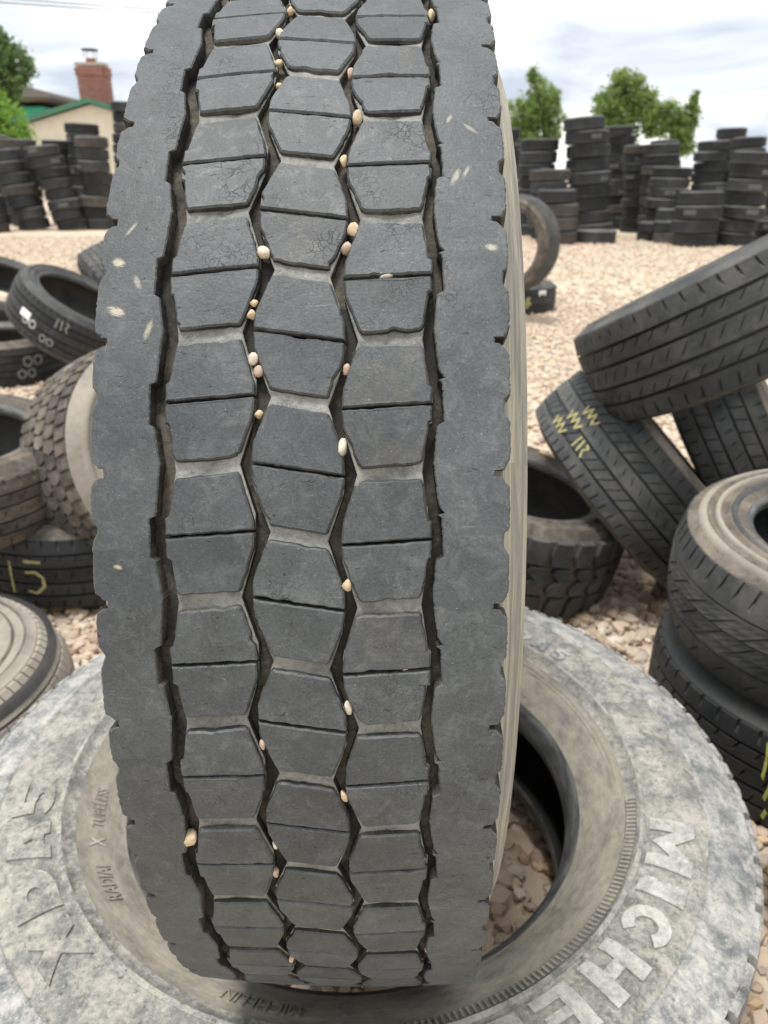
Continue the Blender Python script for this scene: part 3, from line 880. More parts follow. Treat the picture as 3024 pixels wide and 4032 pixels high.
# the tread name on the left and again at the back
for ch, a, w in (('X', -136.4, .072), ('D', -147.2, .064), ('A', -157.8, .062), ('5', -168.0, .058)):
    slab(ch, a, .3830, .046, w, .0030, 'lie_warm')
for ch, a, w in (('X', 51.2, .030), ('D', 45.6, .029), ('A', 40.2, .029), ('5', 34.8, .027)):
    slab(ch, a, .385, .026, w, .0022, 'lie')
ring_text('MICHELIN', -103.8, .3275, .0160, .080, lift=.0022, bold=0.0, mat='lie_tan')
ring_text('RADIAL', -146.3, .3250, .0150, .060, lift=.0020, mat='lie_tan')
ring_text('X', -157.2, .3250, .0165, .016, lift=.0016, bold=.01, mat='lie')
ring_text('TUBELESS', -167.0, .3260, .0130, .066, lift=.0018, mat='lie_tan')
# thin mould ridges and the hatched panel that starts in front of the upright tyre
def arc_band(name, a0, a1, r0, r1, lift, mat, n=60):
    V = []; F = []
    for i in range(n + 1):
        a = math.radians(a0 + (a1 - a0) * i / n)
        for r, dz in ((r0, -.002), (r0, lift), ((r0 + r1) / 2, lift), (r1, lift), (r1, -.002)):
            V.append((lie_h(r) + dz, r * math.cos(a), r * math.sin(a)))
    F = grid_faces(n + 1, 5, False)
    F += [(0, 1, 2, 3, 4), tuple(n * 5 + k for k in range(5))]
    return lpart(name, mesh(name, V, F), MT[mat])
for r in (.3420, .3475):
    arc_band('mould_ridge', -10, 62, r, r + .0016, .0010, 'lie_tan')
arc_band('hatched_panel', -99, -12, .3545, .3670, .0006, 'lie_dark')
for q in range(84):
    a = -98.6 + q * 1.03
    arc_band('hatch_ridge', a, a + .45, .3555, .3660, .0016, 'lie_tan', 1)
arc_band('rim_ridge', -180, 180, .3707, .3762, .0010, 'lie_warm', 180)

# ---- loose tyres on both sides
TY = {}
def T(key, *a, **k):
    TY[key] = Tyre(*a, **k); return TY[key]
t = T('T1', 'tyre', 'slim black tyre tilted with its dark opening up, white crayon marks and paper label, left', (-1.487, 3.753, 0.341), (.534, -.02, .845), .33, .23, .235, MT['grey'], MT['black'])
rib_tread(t, MT['black'], 60, .4)
def scribble(t, u, psi, mat, s=0.03, kind=0, w=.006):
    a = np.linspace(0, 2 * PI, 14)
    if kind == 0:      # two loops side by side
        t.mark([[(u + s * .5 * math.sin(x), psi + (c + s * .45 * math.cos(x)) / t.R) for x in a] for c in (-s * .6, s * .6)], mat, w)
    elif kind == 1:    # 1 and 5
        p = lambda x, y: (u + y * s, psi + x * s / t.R)
        t.mark([[p(-1.0, 1), p(-1.05, -1)], [p(.9, 1.0), p(-.1, 1.05)], [p(-.1, .35), p(.5, .4), p(.9, .05), p(.9, -.5), p(.4, -.95), p(-.1, -.8)]], mat, w)
    elif kind == 2:    # quick zigzag
        p = lambda x, y: (u + y * s, psi + x * s / t.R)
        t.mark([[p(-1.2, .3), p(-.9, -.5), p(-.6, .5), p(-.2, -.4), p(.1, .4), p(.5, -.5), p(.9, .2)]], mat, w)
    elif kind == 3:    # figure strokes
        p = lambda x, y: (u + y * s, psi + x * s / t.R)
        t.mark([[p(-1.2, .8), p(-1.2, -.8)], [p(-.6, .8), p(-.3, -.7)], [p(.1, .7), p(.6, .5), p(.2, -.1), p(.7, -.8)]], mat, w)
scribble(t, -.02, -.62, MT['white'], .035, 0, .007)
scribble(t, -.05, -.30, MT['faint'], .03, 0, .008)
scribble(t, .05, -.15, MT['faint'], .03, 3, .007)
def label_patch(t, u, psi, wu, wp, mat, name='paper_label', lift=.0015):
    V = [P(u + a * wu / 2, psi + b * wp / t.R / 2, t.crown(u) + lift) for a, b in ((-1, -1), (1, -1), (1, 1), (-1, 1))]
    V += [P(u + a * wu / 2, psi + b * wp / t.R / 2, t.crown(u) - .001) for a, b in ((-1, -1), (1, -1), (1, 1), (-1, 1))]
    F = [(0, 1, 2, 3), (4, 7, 6, 5), (0, 4, 5, 1), (1, 5, 6, 2), (2, 6, 7, 3), (3, 7, 4, 0)]
    return t.part(name, mesh(name, V, F), mat)
label_patch(t, .0, -.72, .035, .06, MT['label'])

t.ring(.55, .008, MT['grey'], .004)
t = T('T2', 'tyre', 'grey ribbed tyre leaning behind the upright truck tyre, left side', (-1.44, 4.30, .34), (.80, .45, .40), .33, .22, .22, MT['grey'], MT['grey'], seg=72)
rib_tread(t, MT['grey'], 48, .3)
t = T('T3', 'tyre', 'black tyre cut by the left edge, its opening facing up, farthest of the left heap', (-2.36, 4.80, .30), (.45, -.20, .87), .33, .22, .235, MT['grey'], MT['black'], seg=72)
rib_tread(t, MT['black'], 48, .3)
t = T('T4', 'tyre', 'dark tyre lying flat at the left edge with faint round crayon marks', (-2.05, 4.02, .115), (0.02, -.02, 1), .335, .22, .22, MT['brownrub'], MT['black'], seg=72)
rib_tread(t, MT['black'], 48, .3)
scribble(t, .02, .42, MT['faint'], .045, 0, .009)
scribble(t, -.04, .30, MT['faint'], .04, 0, .009)

t = T('T5', 'tyre', 'brownish tyre at the left edge with dark opening, above the tyre marked in yellow', (-1.10, 1.74, .325), (.08, -.05, .99), .33, .20, .225, MT['brownrub'], MT['brownrub'], seg=72)
rib_tread(t, MT['brownrub'], 56, .3)
t = T('T6', 'tyre', 'dusty brown all-terrain tyre leaning on edge beside the upright truck tyre, small zigzag blocks', (-.612, 1.848, .311), (.783, -.499, .372), .30, .245, .185, MT['tan'], MT['brownrub'])
w_ = t.tw
zz_ = [(0, .0), (.5, .22), (1, .0), (1, .70), (.5, .92), (0, .70)]
for i, (a, b) in enumerate(((-.62, -.24), (-.19, .19), (.24, .62))):
    t.blocks(a * w_, b * w_, 52, MT['brownrub'], zz_, phase=i * .5, rad=1.0)
t.blocks(-1.0 * w_, -.67 * w_, 52, MT['brownrub'], [(0, 0), (1, .12), (1, .82), (0, .70)], drop=.001)
t.blocks(.67 * w_, 1.0 * w_, 52, MT['brownrub'], [(0, .12), (1, .0), (1, .70), (0, .82)], drop=.001, phase=.4)
t.ring(.62, .020, MT['tan'], .005); t.ring(.28, .012, MT['grey'], .005)
t = T('T7', 'tyre', 'black tyre lying flat on the left with yellow crayon number 15 on its tread', (-.80, 1.90, .11), (0.0, .03, 1), .34, .22, .21, MT['brownrub'], MT['black'])
rib_tread(t, MT['black'], 60, .2)
scribble(t, -.005, -.53, MT['yellow'], .042, 1, .007)
t = T('T8', 'tyre', 'pale dusty tyre lying at the lower left edge with ribbed shoulder', (-.905, 1.10, .10), (0.0, .02, 1), .32, .20, .19, MT['tan'], MT['brownrub'], crown_k=.20, tw=.47, shoulder=.006)
rib_tread(t, MT['tan'], 78, .1)

t.ring(.70, .008, MT['brownrub'], .005); t.ring(.36, .010, MT['brownrub'], .004)
t = T('T9', 'tyre', 'tyre standing upright on another tyre in the open yard, right of the truck tyre', (.934, 5.711, .535), (-.641, -.767, .011), .33, .20, .235, MT['brownrub'], MT['grey'], seg=72)
rib_tread(t, MT['grey'], 48, .2)
t = T('T10', 'tyre', 'black tyre lying under the upright yard tyre, yellow spray mark and white label', (1.04, 6.22, .105), (0, 0, 1), .335, .21, .22, MT['grey'], MT['black'], seg=72)
rib_tread(t, MT['black'], 48, .2)
p0 = .30
t.mark([[(.02, p0), (-.05, p0 + .05)], [(.03, p0 + .08), (-.06, p0 - .02)], [(-.01, p0 - .08), (-.02, p0 + .13)], [(.03, p0 + .03), (-.03, p0 + .10)]], MT['yellow'], .014, 'spray_mark')
label_patch(t, .055, .72, .04, .07, MT['label'])

t = T('T11', 'tyre', 'long slick-ribbed black tyre tilted on top of the right heap, tread towards the viewer', (.778, 1.716, .705), (-.443, .259, .858), .34, .235, .21, MT['grey'], MT['black'], crown_k=1.4, tw=.44)
rib_tread(t, MT['grey'], 60, .9)
t = T('T12', 'tyre', 'grey tyre leaning left in the right heap with faded yellow crayon writing on its ribs', (.664, 1.815, .275), (.722, -.075, .687), .315, .215, .20, MT['brownrub'], MT['grey'], crown_k=1.4, tw=.44)
rib_tread(t, MT['grey'], 68, .8, 1)
for du in (-.05, -.015, .02):
    scribble(t, du, -.62 + du * 2, MT['yellow'], .028, 2, .005)
scribble(t, -.04, -.42, MT['yellow'], .020, 3, .005)
t = T('T13', 'tyre', 'grey tyre wedged behind the leaning tyre under the long tilted one, right edge', (1.06, 2.18, .30), (.80, -.30, .52), .34, .23, .215, MT['brownrub'], MT['grey'], crown_k=1.4, tw=.44)
rib_tread(t, MT['grey'], 60, .3, 1)
t = T('T15', 'tyre', 'brown knobby off-road tyre with faded orange label lying behind the flat truck tyre', (.325, 1.79, .165), (.22, -.05, .975), .30, .24, .19, MT['brownrub'], MT['brownrub'], depth=.012)
w_ = t.tw
t.blocks(.45 * w_, 1.06 * w_, 30, MT['grey'], [(0, .08), (.45, .0), (1, .06), (1, .74), (.5, .80), (0, .72)], depth=.017)
t.blocks(-1.06 * w_, -.45 * w_, 30, MT['grey'], [(0, .06), (.55, .0), (1, .10), (1, .72), (.5, .80), (0, .74)], depth=.017, phase=.45)
t.blocks(-.38 * w_, .02 * w_, 30, MT['grey'], [(0, .1), (.4, .0), (1, .30), (1, .85), (.6, .75), (0, .74)], phase=.2)
t.blocks(.02 * w_, .38 * w_, 30, MT['grey'], [(0, .40), (.6, .0), (1, .1), (1, .75), (.5, .72), (0, .90)], phase=.25)
V = []; F = []
for i in range(7):
    a_ = math.radians(155 + i * 3.2)
    for r, dz in ((.232, 0.0), (.232, .004), (.248, .004), (.248, 0.0)):
        V.append(P(t.W / 2 + dz, a_, r))
F = grid_faces(7, 4, False) + [(0, 1, 2, 3), (24, 25, 26, 27)]
t.part('paper_label', mesh('paper_label', V, F), MT['orange'])
t = T('T16', 'tyre', 'large tyre with dusty sidewall and slanted tread cuts topping the right edge stack', (.800, 1.130, .341), (-.043, -.062, .997), .29, .225, .165, MT['brownrub'], MT['grey'], crown_k=0.9, tw=.43)
w_ = t.tw
t.rib(.50 * w_, 1.0 * w_, 58, MT['grey'], .35, ((.25, 1.0),), .16, .8, drop1=.006)
t.rib(.10 * w_, .46 * w_, 30, MT['grey'], .9, ((.0, .85),), .10, .7)
t.rib(-.42 * w_, .06 * w_, 30, MT['grey'], 1.0, ((.1, 1.0),), .10, .7, phase=.4)
t.rib(-1.0 * w_, -.46 * w_, 30, MT['grey'], .9, ((.0, .75),), .10, .8, drop0=.006)
t.ring(.74, .016, MT['tan'], .005); t.ring(.50, .010, MT['tan'], .006); t.ring(.24, .012, MT['grey'], .006)
t = T('T17', 'tyre', 'black lugged tyre lying on the gravel under the large tyre at the right edge', (.815, 1.135, .105), (0.0, .0, 1), .305, .21, .19, MT['black'], MT['black'])
rib_tread(t, MT['black'], 52, .3)
t = T('T18', 'tyre', 'black tyre standing on edge beside the flat truck tyre, right edge, lime crayon streaks', (.622, .555, .285), (1, 0, .0), .285, .17, .19, MT['black'], MT['black'], seg=72)
rib_tread(t, MT['black'], 52, .3)
V = []; F = []
for st in ([(188, .262), (194, .250), (199, .236), (202, .222)], [(204, .268), (207, .255), (206, .243), (208, .236)], [(210, .262), (214, .250), (220, .242)], [(216, .268), (223, .262), (228, .266)]):
    o_ = len(V)
    for i, (a_, r_) in enumerate(st):
        for k_ in (-.0035, .0035):
            V.append(P(-t.W / 2 - .003, math.radians(a_) + k_ * 2, r_ + k_))
        if i:
            q_ = o_ + 2 * i
            F.append((q_ - 2, q_ - 1, q_ + 1, q_))
t.part('crayon_mark', mesh('crayon_mark', V, F), MT['lime'])

# ------------------------------------------------------------------ stacks across the yard
def far_tyre_mesh(R, W, tread):
    e = W * .40
    half = [(e * .98, R - .010), (W * .45, R - .022), (W * .495, R - .055), (W * .5, R - .085), (W * .47, R * .78), (W * .40, R * .69), (W * .36, R * .655), (W * .30, R * .65), (W * .26, R * .66)]
    inn = [(W * .42, R * .80), (W * .36, R - .03), (0, R - .02)]
    tr = []
    for c in (-.55, -.18, .18, .55):
        tr += [(c * e - .006, R), (c * e - .004, R - .008), (c * e + .004, R - .008), (c * e + .006, R)]
    tr = [(-e * .98, R - .004), (-e * .93, R - .001)] + tr + [(e * .93, R - .001), (e * .98, R - .004)]
    prof = [(-u, r) for u, r in half[::-1]] + tr + half
    mi = [1] * (len(half)) + [0] * (len(tr) - 1) + [1] * len(half)
    prof = prof + inn + [(-u, r) for u, r in inn[-2::-1]] + [prof[0]]
    mi = mi + [1] * 1 + [2] * 4 + [1] * 1
    mi = mi[:len(prof) - 1] + [2] * max(0, len(prof) - 1 - len(mi))
    me = revolve('tyre', prof, 44, [tread, MT['far_side'], MT['inner']], True, mi)
    return me
ORD = ['lowest', 'second', 'third', 'fourth', 'fifth', 'sixth', 'seventh', 'eighth', 'ninth', 'tenth', 'eleventh', 'twelfth']
STK = [
 ('La', -6.86, 15.69, .320, .202, 7, -.34, 'leaning stack at the left edge below the shrub'),
 ('Lb', -6.09, 15.69, .324, .184, 8, -.36, 'leaning stack in front of the cream gable'),
 ('Lc', -5.65, 15.92, .305, .206, 8, .10, 'stack just left of the upright truck tyre'),
 ('Ld', -6.29, 17.27, .337, .194, 10, .10, 'taller second-row stack left of the truck tyre'),
 ('Le', -5.50, 17.75, .331, .197, 12, .13, 'tallest left stack half hidden by the truck tyre'),
 ('Lf', -7.40, 15.05, .307, .167, 4, .05, 'low pile cut by the left edge'),
 ('Lg', -7.52, 16.98, .355, .183, 9, .11, 'rear left stack under the shrub'),
 ('Lh', -8.35, 17.62, .368, .194, 9, .06, 'rear left stack at the left edge'),
 ('Li', -6.95, 17.61, .320, .183, 9, .10, 'rear left stack between the two leaning ones'),
 ('Ra', 2.68, 12.48, .315, .197, 4, -.03, 'short brownish stack behind the standing tyre'),
 ('Rb', 2.75, 13.45, .322, .178, 6, -.05, 'middle stack just behind the short brownish one'),
 ('Rc', 2.68, 14.35, .326, .193, 8, -.04, 'stack nearest the truck tyre on the right'),
 ('Rd', 3.66, 14.21, .366, .208, 9, -.26, 'tallest right stack, between the two trees'),
 ('Rf', 4.64, 16.03, .290, .152, 12, -.13, 'thin-tyred stack right of the tallest one'),
 ('Rg', 4.72, 15.09, .270, .148, 10, -.10, 'narrow stack right of the thin-tyred one'),
 ('Rh', 4.95, 14.60, .316, .165, 9, -.10, 'stack under the tree with white scribbles'),
 ('Ri', 4.75, 13.72, .330, .157, 7, .05, 'leaning stack amid the right-hand stacks'),
 ('Rj', 4.42, 13.05, .27, .150, 2, -.02, 'knee-high pair before the leaning middle stack'),
 ('Rk', 4.58, 12.72, .29, .168, 3, -.02, 'low trio left of the short black stack'),
 ('Rl', 4.71, 12.06, .341, .192, 4, -.03, 'short wide black stack at the front right'),
 ('Rm', 5.37, 12.22, .310, .185, 7, .12, 'front stack of seven near the right edge'),
 ('Rn', 5.97, 14.92, .300, .171, 9, -.12, 'stack behind the short black one'),
 ('Ro', 6.74, 16.10, .275, .180, 10, -.10, 'rear right stack whose top meets the sky'),
 ('Rp', 6.79, 15.29, .304, .179, 9, -.12, 'rear stack behind the front stack of seven'),
 ('Rq', 7.15, 14.43, .285, .178, 8, -.13, 'stack at the right edge of the yard wall'),
 ('Rr', 6.62, 13.40, .285, .178, 6, -.03, 'stack cut by the right edge'),
 ('Rs', 6.20, 12.75, .27, .170, 2, -.01, 'two-tyre pile at the right edge in front'),
 ('Rt', 2.38, 15.89, .270, .178, 10, -.05, 'rear stack close right of the truck tyre'),
 ('Ru', 5.55, 16.10, .282, .177, 9, -.12, 'rear stack between middle and right stacks'),
]
def far_mark(root_M, R, u, psi, parent, s=.05):
    V = []; F = []
    for c in (-.06, 0, .06):
        o = len(V)
        for i in range(9):
            a = i / 8 * 2 * PI
            for k in (.7, 1.25):
                V.append(P(u + k * s * .5 * math.sin(a), psi + (c + k * s * .4 * math.cos(a)) / R, R + .003))
            if i:
                b = o + 2 * i
                F.append((b - 2, b - 1, b + 1, b))
    return obj('crayon_mark', mesh('crayon_mark', V, F), parent, MT['faint'])
for si, (key, x, y, R, W, n, dx, desc) in enumerate(STK):
    rg = np.random.default_rng(100 + si)
    mB = far_tyre_mesh(R, W, MT['far_brown'] if key in ('Ra',) else MT['far_tread'])
    mC = far_tyre_mesh(R * .93, W, MT['far_tread'])
    mD = far_tyre_mesh(R * 1.02, W, MT['far_brown'])
    for k in range(n):
        f = k / max(1, n - 1)
        me = mB if rg.random() < .6 else (mC if rg.random() < .75 else mD)
        o = obj('tyre', me)
        tilt = math.atan2(dx, n * W) * 0.5
        # axle upright: local X -> world Z
        Mx = Matrix.Translation((x + dx * f + rg.normal(0, .018), y + rg.normal(0, .018), W * (k + .5) + .002)) @ Matrix.Rotation(tilt + rg.normal(0, .008), 4, 'Y') @ Matrix.Rotation(rg.normal(0, .008), 4, 'X') @ Matrix(((0, 1, 0, 0), (0, 0, 1, 0), (1, 0, 0, 0), (0, 0, 0, 1)))
        o.matrix_basis = Mx @ Matrix.Rotation(rg.uniform(-.5, .5), 4, 'X')
        if n == 1:
            lab = desc
        elif k == n - 1:
            lab = 'topmost tyre of the ' + desc
        elif k == 0:
            lab = 'bottom tyre of the ' + desc
        else:
            lab = ORD[k] + ' tyre up in the ' + desc
        tag(o, lab, 'tyre', 'tyres stacked across the yard')
        if rg.random() < .35 and me is mB:
            far_mark(None, R, rg.uniform(-.02, .02) * 1, rg.uniform(-.8, .6), o, .055)
# a single tyre lying in front of the tall right stack
o = obj('tyre', far_tyre_mesh(.31, .20, MT['far_tread']))
o.matrix_basis = Matrix.Translation((3.36, 12.66, .102)) @ Matrix(((0, 1, 0, 0), (0, 0, 1, 0), (1, 0, 0, 0), (0, 0, 0, 1)))
tag(o, 'single black tyre lying alone on the gravel before the tallest right stack', 'tyre', 'tyres stacked across the yard')

# ------------------------------------------------------------------ pebbles wedged in the tread
def pebble_mat(name, c):
    m, t, b = newmat(name)
    v = coords(t)
    n = noise(t, v, 420, 5, 0.65)
    n2 = noise(t, v, 160, 3, 0.5)
    cc = mix(t, mrange(t, n, .35, .65), tuple(x * .78 for x in c), tuple(min(1, x * 1.12) for x in c))
    cc = mix(t, mrange(t, n2, .55, .75, 0, .5), cc, (c[0] * .8, c[1] * .62, c[2] * .48))
    L(t, cc, b.inputs['Base Color'])
    b.inputs['Roughness'].default_value = .8
    bumpn(t, b, n, .5, .0006)
    return m
PEB = {'tan': pebble_mat('tan_pebble', (.50, .40, .27)), 'pale': pebble_mat('pale_pebble', (.56, .50, .40)), 'pink': pebble_mat('pink_pebble', (.40, .305, .24)), 'white': pebble_mat('white_pebble', (.50, .465, .39))}
PL = [  # u mm, pitch, colour, width, length (mm), lift, label
 (-20.77, -4.57, 'tan', 2.6, 4.2, 'tan pebble at the very top of the left zigzag groove'),
 (-23.6, -4.08, 'white', 4.4, 3.6, 'whitish pebble in the left zigzag groove, second from the top'),
 (-21.8, -3.62, 'tan', 2.8, 3.4, 'small tan pebble in the left zigzag groove, third from the top'),
 (-19.6, -3.29, 'tan', 2.4, 3.4, 'small tan pebble in the left zigzag groove, fourth from the top'),
 (23.4, -3.44, 'pink', 2.3, 4.6, 'slim pinkish pebble, topmost in the right zigzag groove'),
 (28.6, -2.89, 'tan', 3.5, 5.2, 'large oval tan pebble high in the right zigzag groove'),
 (22.2, -2.42, 'tan', 2.9, 3.9, 'brown-tan pebble in the right zigzag groove, below the large oval one'),
 (28.8, -1.77, 'tan', 4.2, 4.4, 'wedge-shaped tan pebble, upper of a touching pair in the right zigzag groove'),
 (25.4, -1.61, 'pink', 3.1, 4.4, 'pinkish pebble, lower of the pair in the right zigzag groove'),
 (-20.4, -1.59, 'pale', 3.6, 5.2, 'pale oval pebble alone in the left zigzag groove, upper half'),
 (74.2, -4.50, 'tan', 3.2, 6.5, 'long tan pebble at the top of the far right groove'),
 (-24.2, -1.17, 'tan', 2.5, 2.5, 'small tan pebble sitting on a larger one in the left zigzag groove'),
 (-25.6, -1.08, 'tan', 2.9, 4.0, 'tan pebble just below a smaller one in the left zigzag groove'),
 (-24.2, -.74, 'pale', 3.3, 4.4, 'pale pebble above a pink one, middle of the left zigzag groove'),
 (-21.4, -.645, 'pink', 3.2, 3.3, 'pink pebble touching the pale one above it, middle left groove'),
 (26.2, -.65, 'pink', 2.2, 4.0, 'thin reddish pebble in the middle of the right zigzag groove'),
 (-20.2, -.32, 'tan', 2.9, 2.8, 'square light tan pebble in the left zigzag groove below the pink one'),
 (24.6, -.08, 'white', 3.4, 5.0, 'whitish pebble at mid height in the right zigzag groove'),
 (26.5, .95, 'tan', 2.9, 3.7, 'pale tan pebble in the right zigzag groove below the middle'),
 (26.4, 1.94, 'white', 2.6, 4.6, 'narrow white pebble in the lower right zigzag groove'),
 (-22.6, 2.26, 'pink', 2.0, 4.0, 'slim pinkish pebble in the lower left zigzag groove'),
 (22.8, 2.77, 'tan', 2.4, 4.6, 'pinkish tan pebble, lowest in the right zigzag groove'),
 (-73.0, 3.29, 'tan', 4.4, 6.2, 'big tan chip in the far left groove near the bottom'),
 (-20.2, 3.33, 'pale', 2.2, 4.4, 'pale sliver pebble in the lower left zigzag groove'),
 (-21.8, 3.68, 'pink', 2.4, 4.0, 'brownish pebble second from the bottom of the left zigzag groove'),
 (-22.9, 5.35, 'tan', 2.6, 4.5, 'small tan pebble at the very bottom of the left zigzag groove'),
 (75.2, 5.1, 'tan', 2.4, 4.5, 'orange-tan pebble at the bottom of the far right groove'),
 (47.4, -1.385, 'white', 4.0, 1.4, 'white crumb caught in a thin cut of the right block column'),
 (58.6, 1.605, 'pale', 2.2, 0.9, 'pale crumb in the lower cut of the right block column'),
 (54.9, 2.59, 'pale', 4.2, 1.2, 'flat pale flake in the lowest visible cut of the right block column'),
]
for i, (u, s, cname, w, l, lab) in enumerate(PL):
    rg = np.random.default_rng(500 + i)
    V = ICO2_V.copy()
    d = rg.normal(0, 1, (8, 3)); d /= np.linalg.norm(d, axis=1)[:, None]
    for q in d:                                    # flattened facets
        hgt = rg.uniform(.45, .78)
        pr = V @ q
        V -= np.outer(np.maximum(pr - hgt, 0), q) * .85
    V *= 1 + rg.normal(0, .03, (len(V), 1))
    V *= np.array([w, l, max(2.0, (w + l) / 2)]) * 1.06e-3
    a = rg.uniform(-.35, .35)
    V = V @ np.array([[math.cos(a), -math.sin(a), 0], [math.sin(a), math.cos(a), 0], [0, 0, 1]])
    me = fastmesh('pebble', V, ICO2_F, [PEB[cname]], True)
    o = obj('pebble', me)
    psi = s * DELTA
    um = u * 1e-3
    deep = 0.0026 if w > 2.1 else 0.0010
    o.matrix_basis = HERO @ Matrix.Rotation(psi, 4, 'X') @ Matrix.Translation((um, 0, -(crown(um) - deep)))
    tag(o, lab, 'pebble', 'pebbles stuck in the truck tyre tread')

# ------------------------------------------------------------------ houses behind the yard
MT['cream'] = plain('cream_render', (.62, .58, .48), .85, .06, 3)
MT['green_trim'] = plain('dark_green_trim', (.05, .16, .10), .6, .1, 8)
MT['roof_grey'] = plain('grey_roof_shingle', (.17, .155, .145), .9, .2, 12)
MT['teal'] = plain('bright_green_render', (.05, .36, .22), .8, .06, 3)
MT['cap'] = plain('grey_mortar', (.38, .35, .31), .9, .15, 9)
MT['steel'] = plain('flue_steel', (.50, .50, .50), .4, .1, 9, metal=.8)
MT['dark'] = plain('dark_metal', (.04, .04, .045), .5, .1, 9)
def brick_mat():
    m, t, b = newmat('chimney_brick')
    g_ = N(t, 'ShaderNodeNewGeometry')
    c = mix(t, mrange(t, g_.outputs['Random Per Island'], 0, 1), (.24, .115, .09), (.34, .175, .14))
    tc_ = N(t, 'ShaderNodeTexCoord')
    c = mix(t, mrange(t, noise(t, tc_.outputs['Object'], 1.2, 4), .45, .7, 0, .35), c, (.20, .12, .10))
    L(t, c, b.inputs['Base Color']); b.inputs['Roughness'].default_value = .9
    return m
def prism(name, pts, y0, y1, mat, parent, org):
    V = [(x - org[0], y0 - org[1], z) for x, z in pts] + [(x - org[0], y1 - org[1], z) for x, z in pts]
    n = len(pts)
    F = [tuple(range(n)), tuple(range(2 * n - 1, n - 1, -1))] + [(i, i + n, (i + 1) % n + n, (i + 1) % n) for i in range(n)]
    return obj(name, mesh(name, V, F), parent, mat)
HX, HY = -11.38, 33.0
house = obj('cream_house', None); house.location = (HX, HY, 0)
tag(house, 'cream gabled house with dark green roof edge behind the left tyre stacks', 'house')
org = (HX, HY)
prism('wall', [(-14.6, 0), (-8.16, 0), (-8.16, 2.62), (-11.38, 3.46), (-14.6, 2.62)], 33.0, 41.0, MT['cream'], house, org)
rf = prism('roof', [(-14.95, 2.60), (-11.38, 3.54), (-7.8, 2.60), (-7.8, 2.70), (-11.38, 3.66), (-14.95, 2.70)], 32.85, 41.2, MT['roof_grey'], house, org)
for s in (-1, 1):
    prism('fascia', [(HX, 3.50), (HX + s * 3.62, 2.53), (HX + s * 3.62, 2.71), (HX, 3.675)], 32.70, 32.845, MT['green_trim'], house, org)
for wx in (-13.4, -9.6):
    wn = box('window', (wx - HX, -.03, 1.4), (1.0, .05, 1.0), MT['dark'], house)
    box('window_frame', (wx - HX, -.07, 1.94), (1.12, .06, .08), MT['green_trim'], wn)
    box('window_frame', (wx - HX, -.07, .86), (1.12, .06, .08), MT['green_trim'], wn)
# chimney
cx0, cx1, cyf = -11.93, -10.93, 33.6
bb = []
bmv = []; bmf = []
def addbox(V, F, c, s):
    o_ = len(V)
    x, y, z = s[0] / 2, s[1] / 2, s[2] / 2
    for i in (-1, 1):
        for j in (-1, 1):
            for k in (-1, 1):
                V.append((c[0] + i * x, c[1] + j * y, c[2] + k * z))
    for f in [(0, 1, 3, 2), (4, 6, 7, 5), (0, 4, 5, 1), (2, 3, 7, 6), (0, 2, 6, 4), (1, 5, 7, 3)]:
        F.append(tuple(o_ + q for q in f))
ch = box('chimney', (-11.43 - HX, cyf + .35 - HY, 4.05), (.92, .66, 1.60), MT['cap'], house)
nrow = 20
for r in range(nrow):
    z = 3.30 + r * .078
    ex = .05 if r >= nrow - 4 else 0.0
    for q in range(5):
        x = cx0 + .1 + q * .2 + (.1 if r % 2 else 0)
        x = min(max(x, cx0 + .04), cx1 - .04)
        addbox(bmv, bmf, (x - HX, cyf - .015 - ex - HY, z), (.186, .06, .066))
    for q in range(4):
        y = cyf + .09 + q * .2 + (.09 if r % 2 else 0)
        for xx in (cx0 - .0 - ex, cx1 + .0 + ex):
            addbox(bmv, bmf, (xx - HX, y - HY, z), (.09, .186, .066))
bk = obj('bricks', mesh('bricks', bmv, bmf, False, [brick_mat()]), house)
bk['kind'] = 'stuff'
box('chimney_crown', (-11.43 - HX, cyf + .33 - HY, 4.90), (1.08, .80, .10), MT['cap'], house)
def tube(name, c, r, h, mat, parent, seg=16):
    V = []; 
    for k in range(seg):
        a = 2 * PI * k / seg
        for z in (0, h):
            V.append((c[0] + r * math.cos(a), c[1] + r * math.sin(a), c[2] + z))
    F = [(2 * k, (2 * k + 2) % (2 * seg), (2 * k + 3) % (2 * seg), 2 * k + 1) for k in range(seg)] + [tuple(range(1, 2 * seg, 2)), tuple(range(0, 2 * seg, 2))]
    return obj(name, mesh(name, V, F), parent, mat)
tube('flue', (-11.42 - HX, cyf + .33 - HY, 4.95), .20, .16, plain('clay_flue', (.30, .12, .085), .9), house)
for a in range(4):
    box('cap_leg', (-11.42 - HX + (.19 if a % 2 else -.19), cyf + .33 - HY + (.19 if a > 1 else -.19), 5.24), (.025, .025, .30), MT['dark'], house)
tube('flue_cap', (-11.42 - HX, cyf + .33 - HY, 5.38), .33, .04, MT['dark'], house)
box('gate_post', (-12.62 - HX, -.9, 1.0), (.34, .3, 2.0), MT['cream'], house)
# green house farther left
gh = obj('green_house', None); gh.location = (-16.5, 38.0, 0)
tag(gh, 'bright green house with grey overhanging roof at the left edge behind the trees', 'house')
org = (-16.5, 38.0)
prism('wall', [(-20, 0), (-15.2, 0), (-15.2, 3.75), (-20, 3.75)], 38.0, 46.0, MT['teal'], gh, org)
prism('roof', [(-20.6, 4.05), (-14.55, 4.05), (-14.55, 4.22), (-15.6, 4.50), (-20.6, 4.95)], 37.3, 46.6, MT['roof_grey'], gh, org)
prism('soffit', [(-20.6, 3.80), (-14.62, 3.98), (-14.62, 4.04), (-20.6, 4.04)], 37.4, 46.5, plain('brown_soffit', (.16, .12, .09), .8), gh, org)

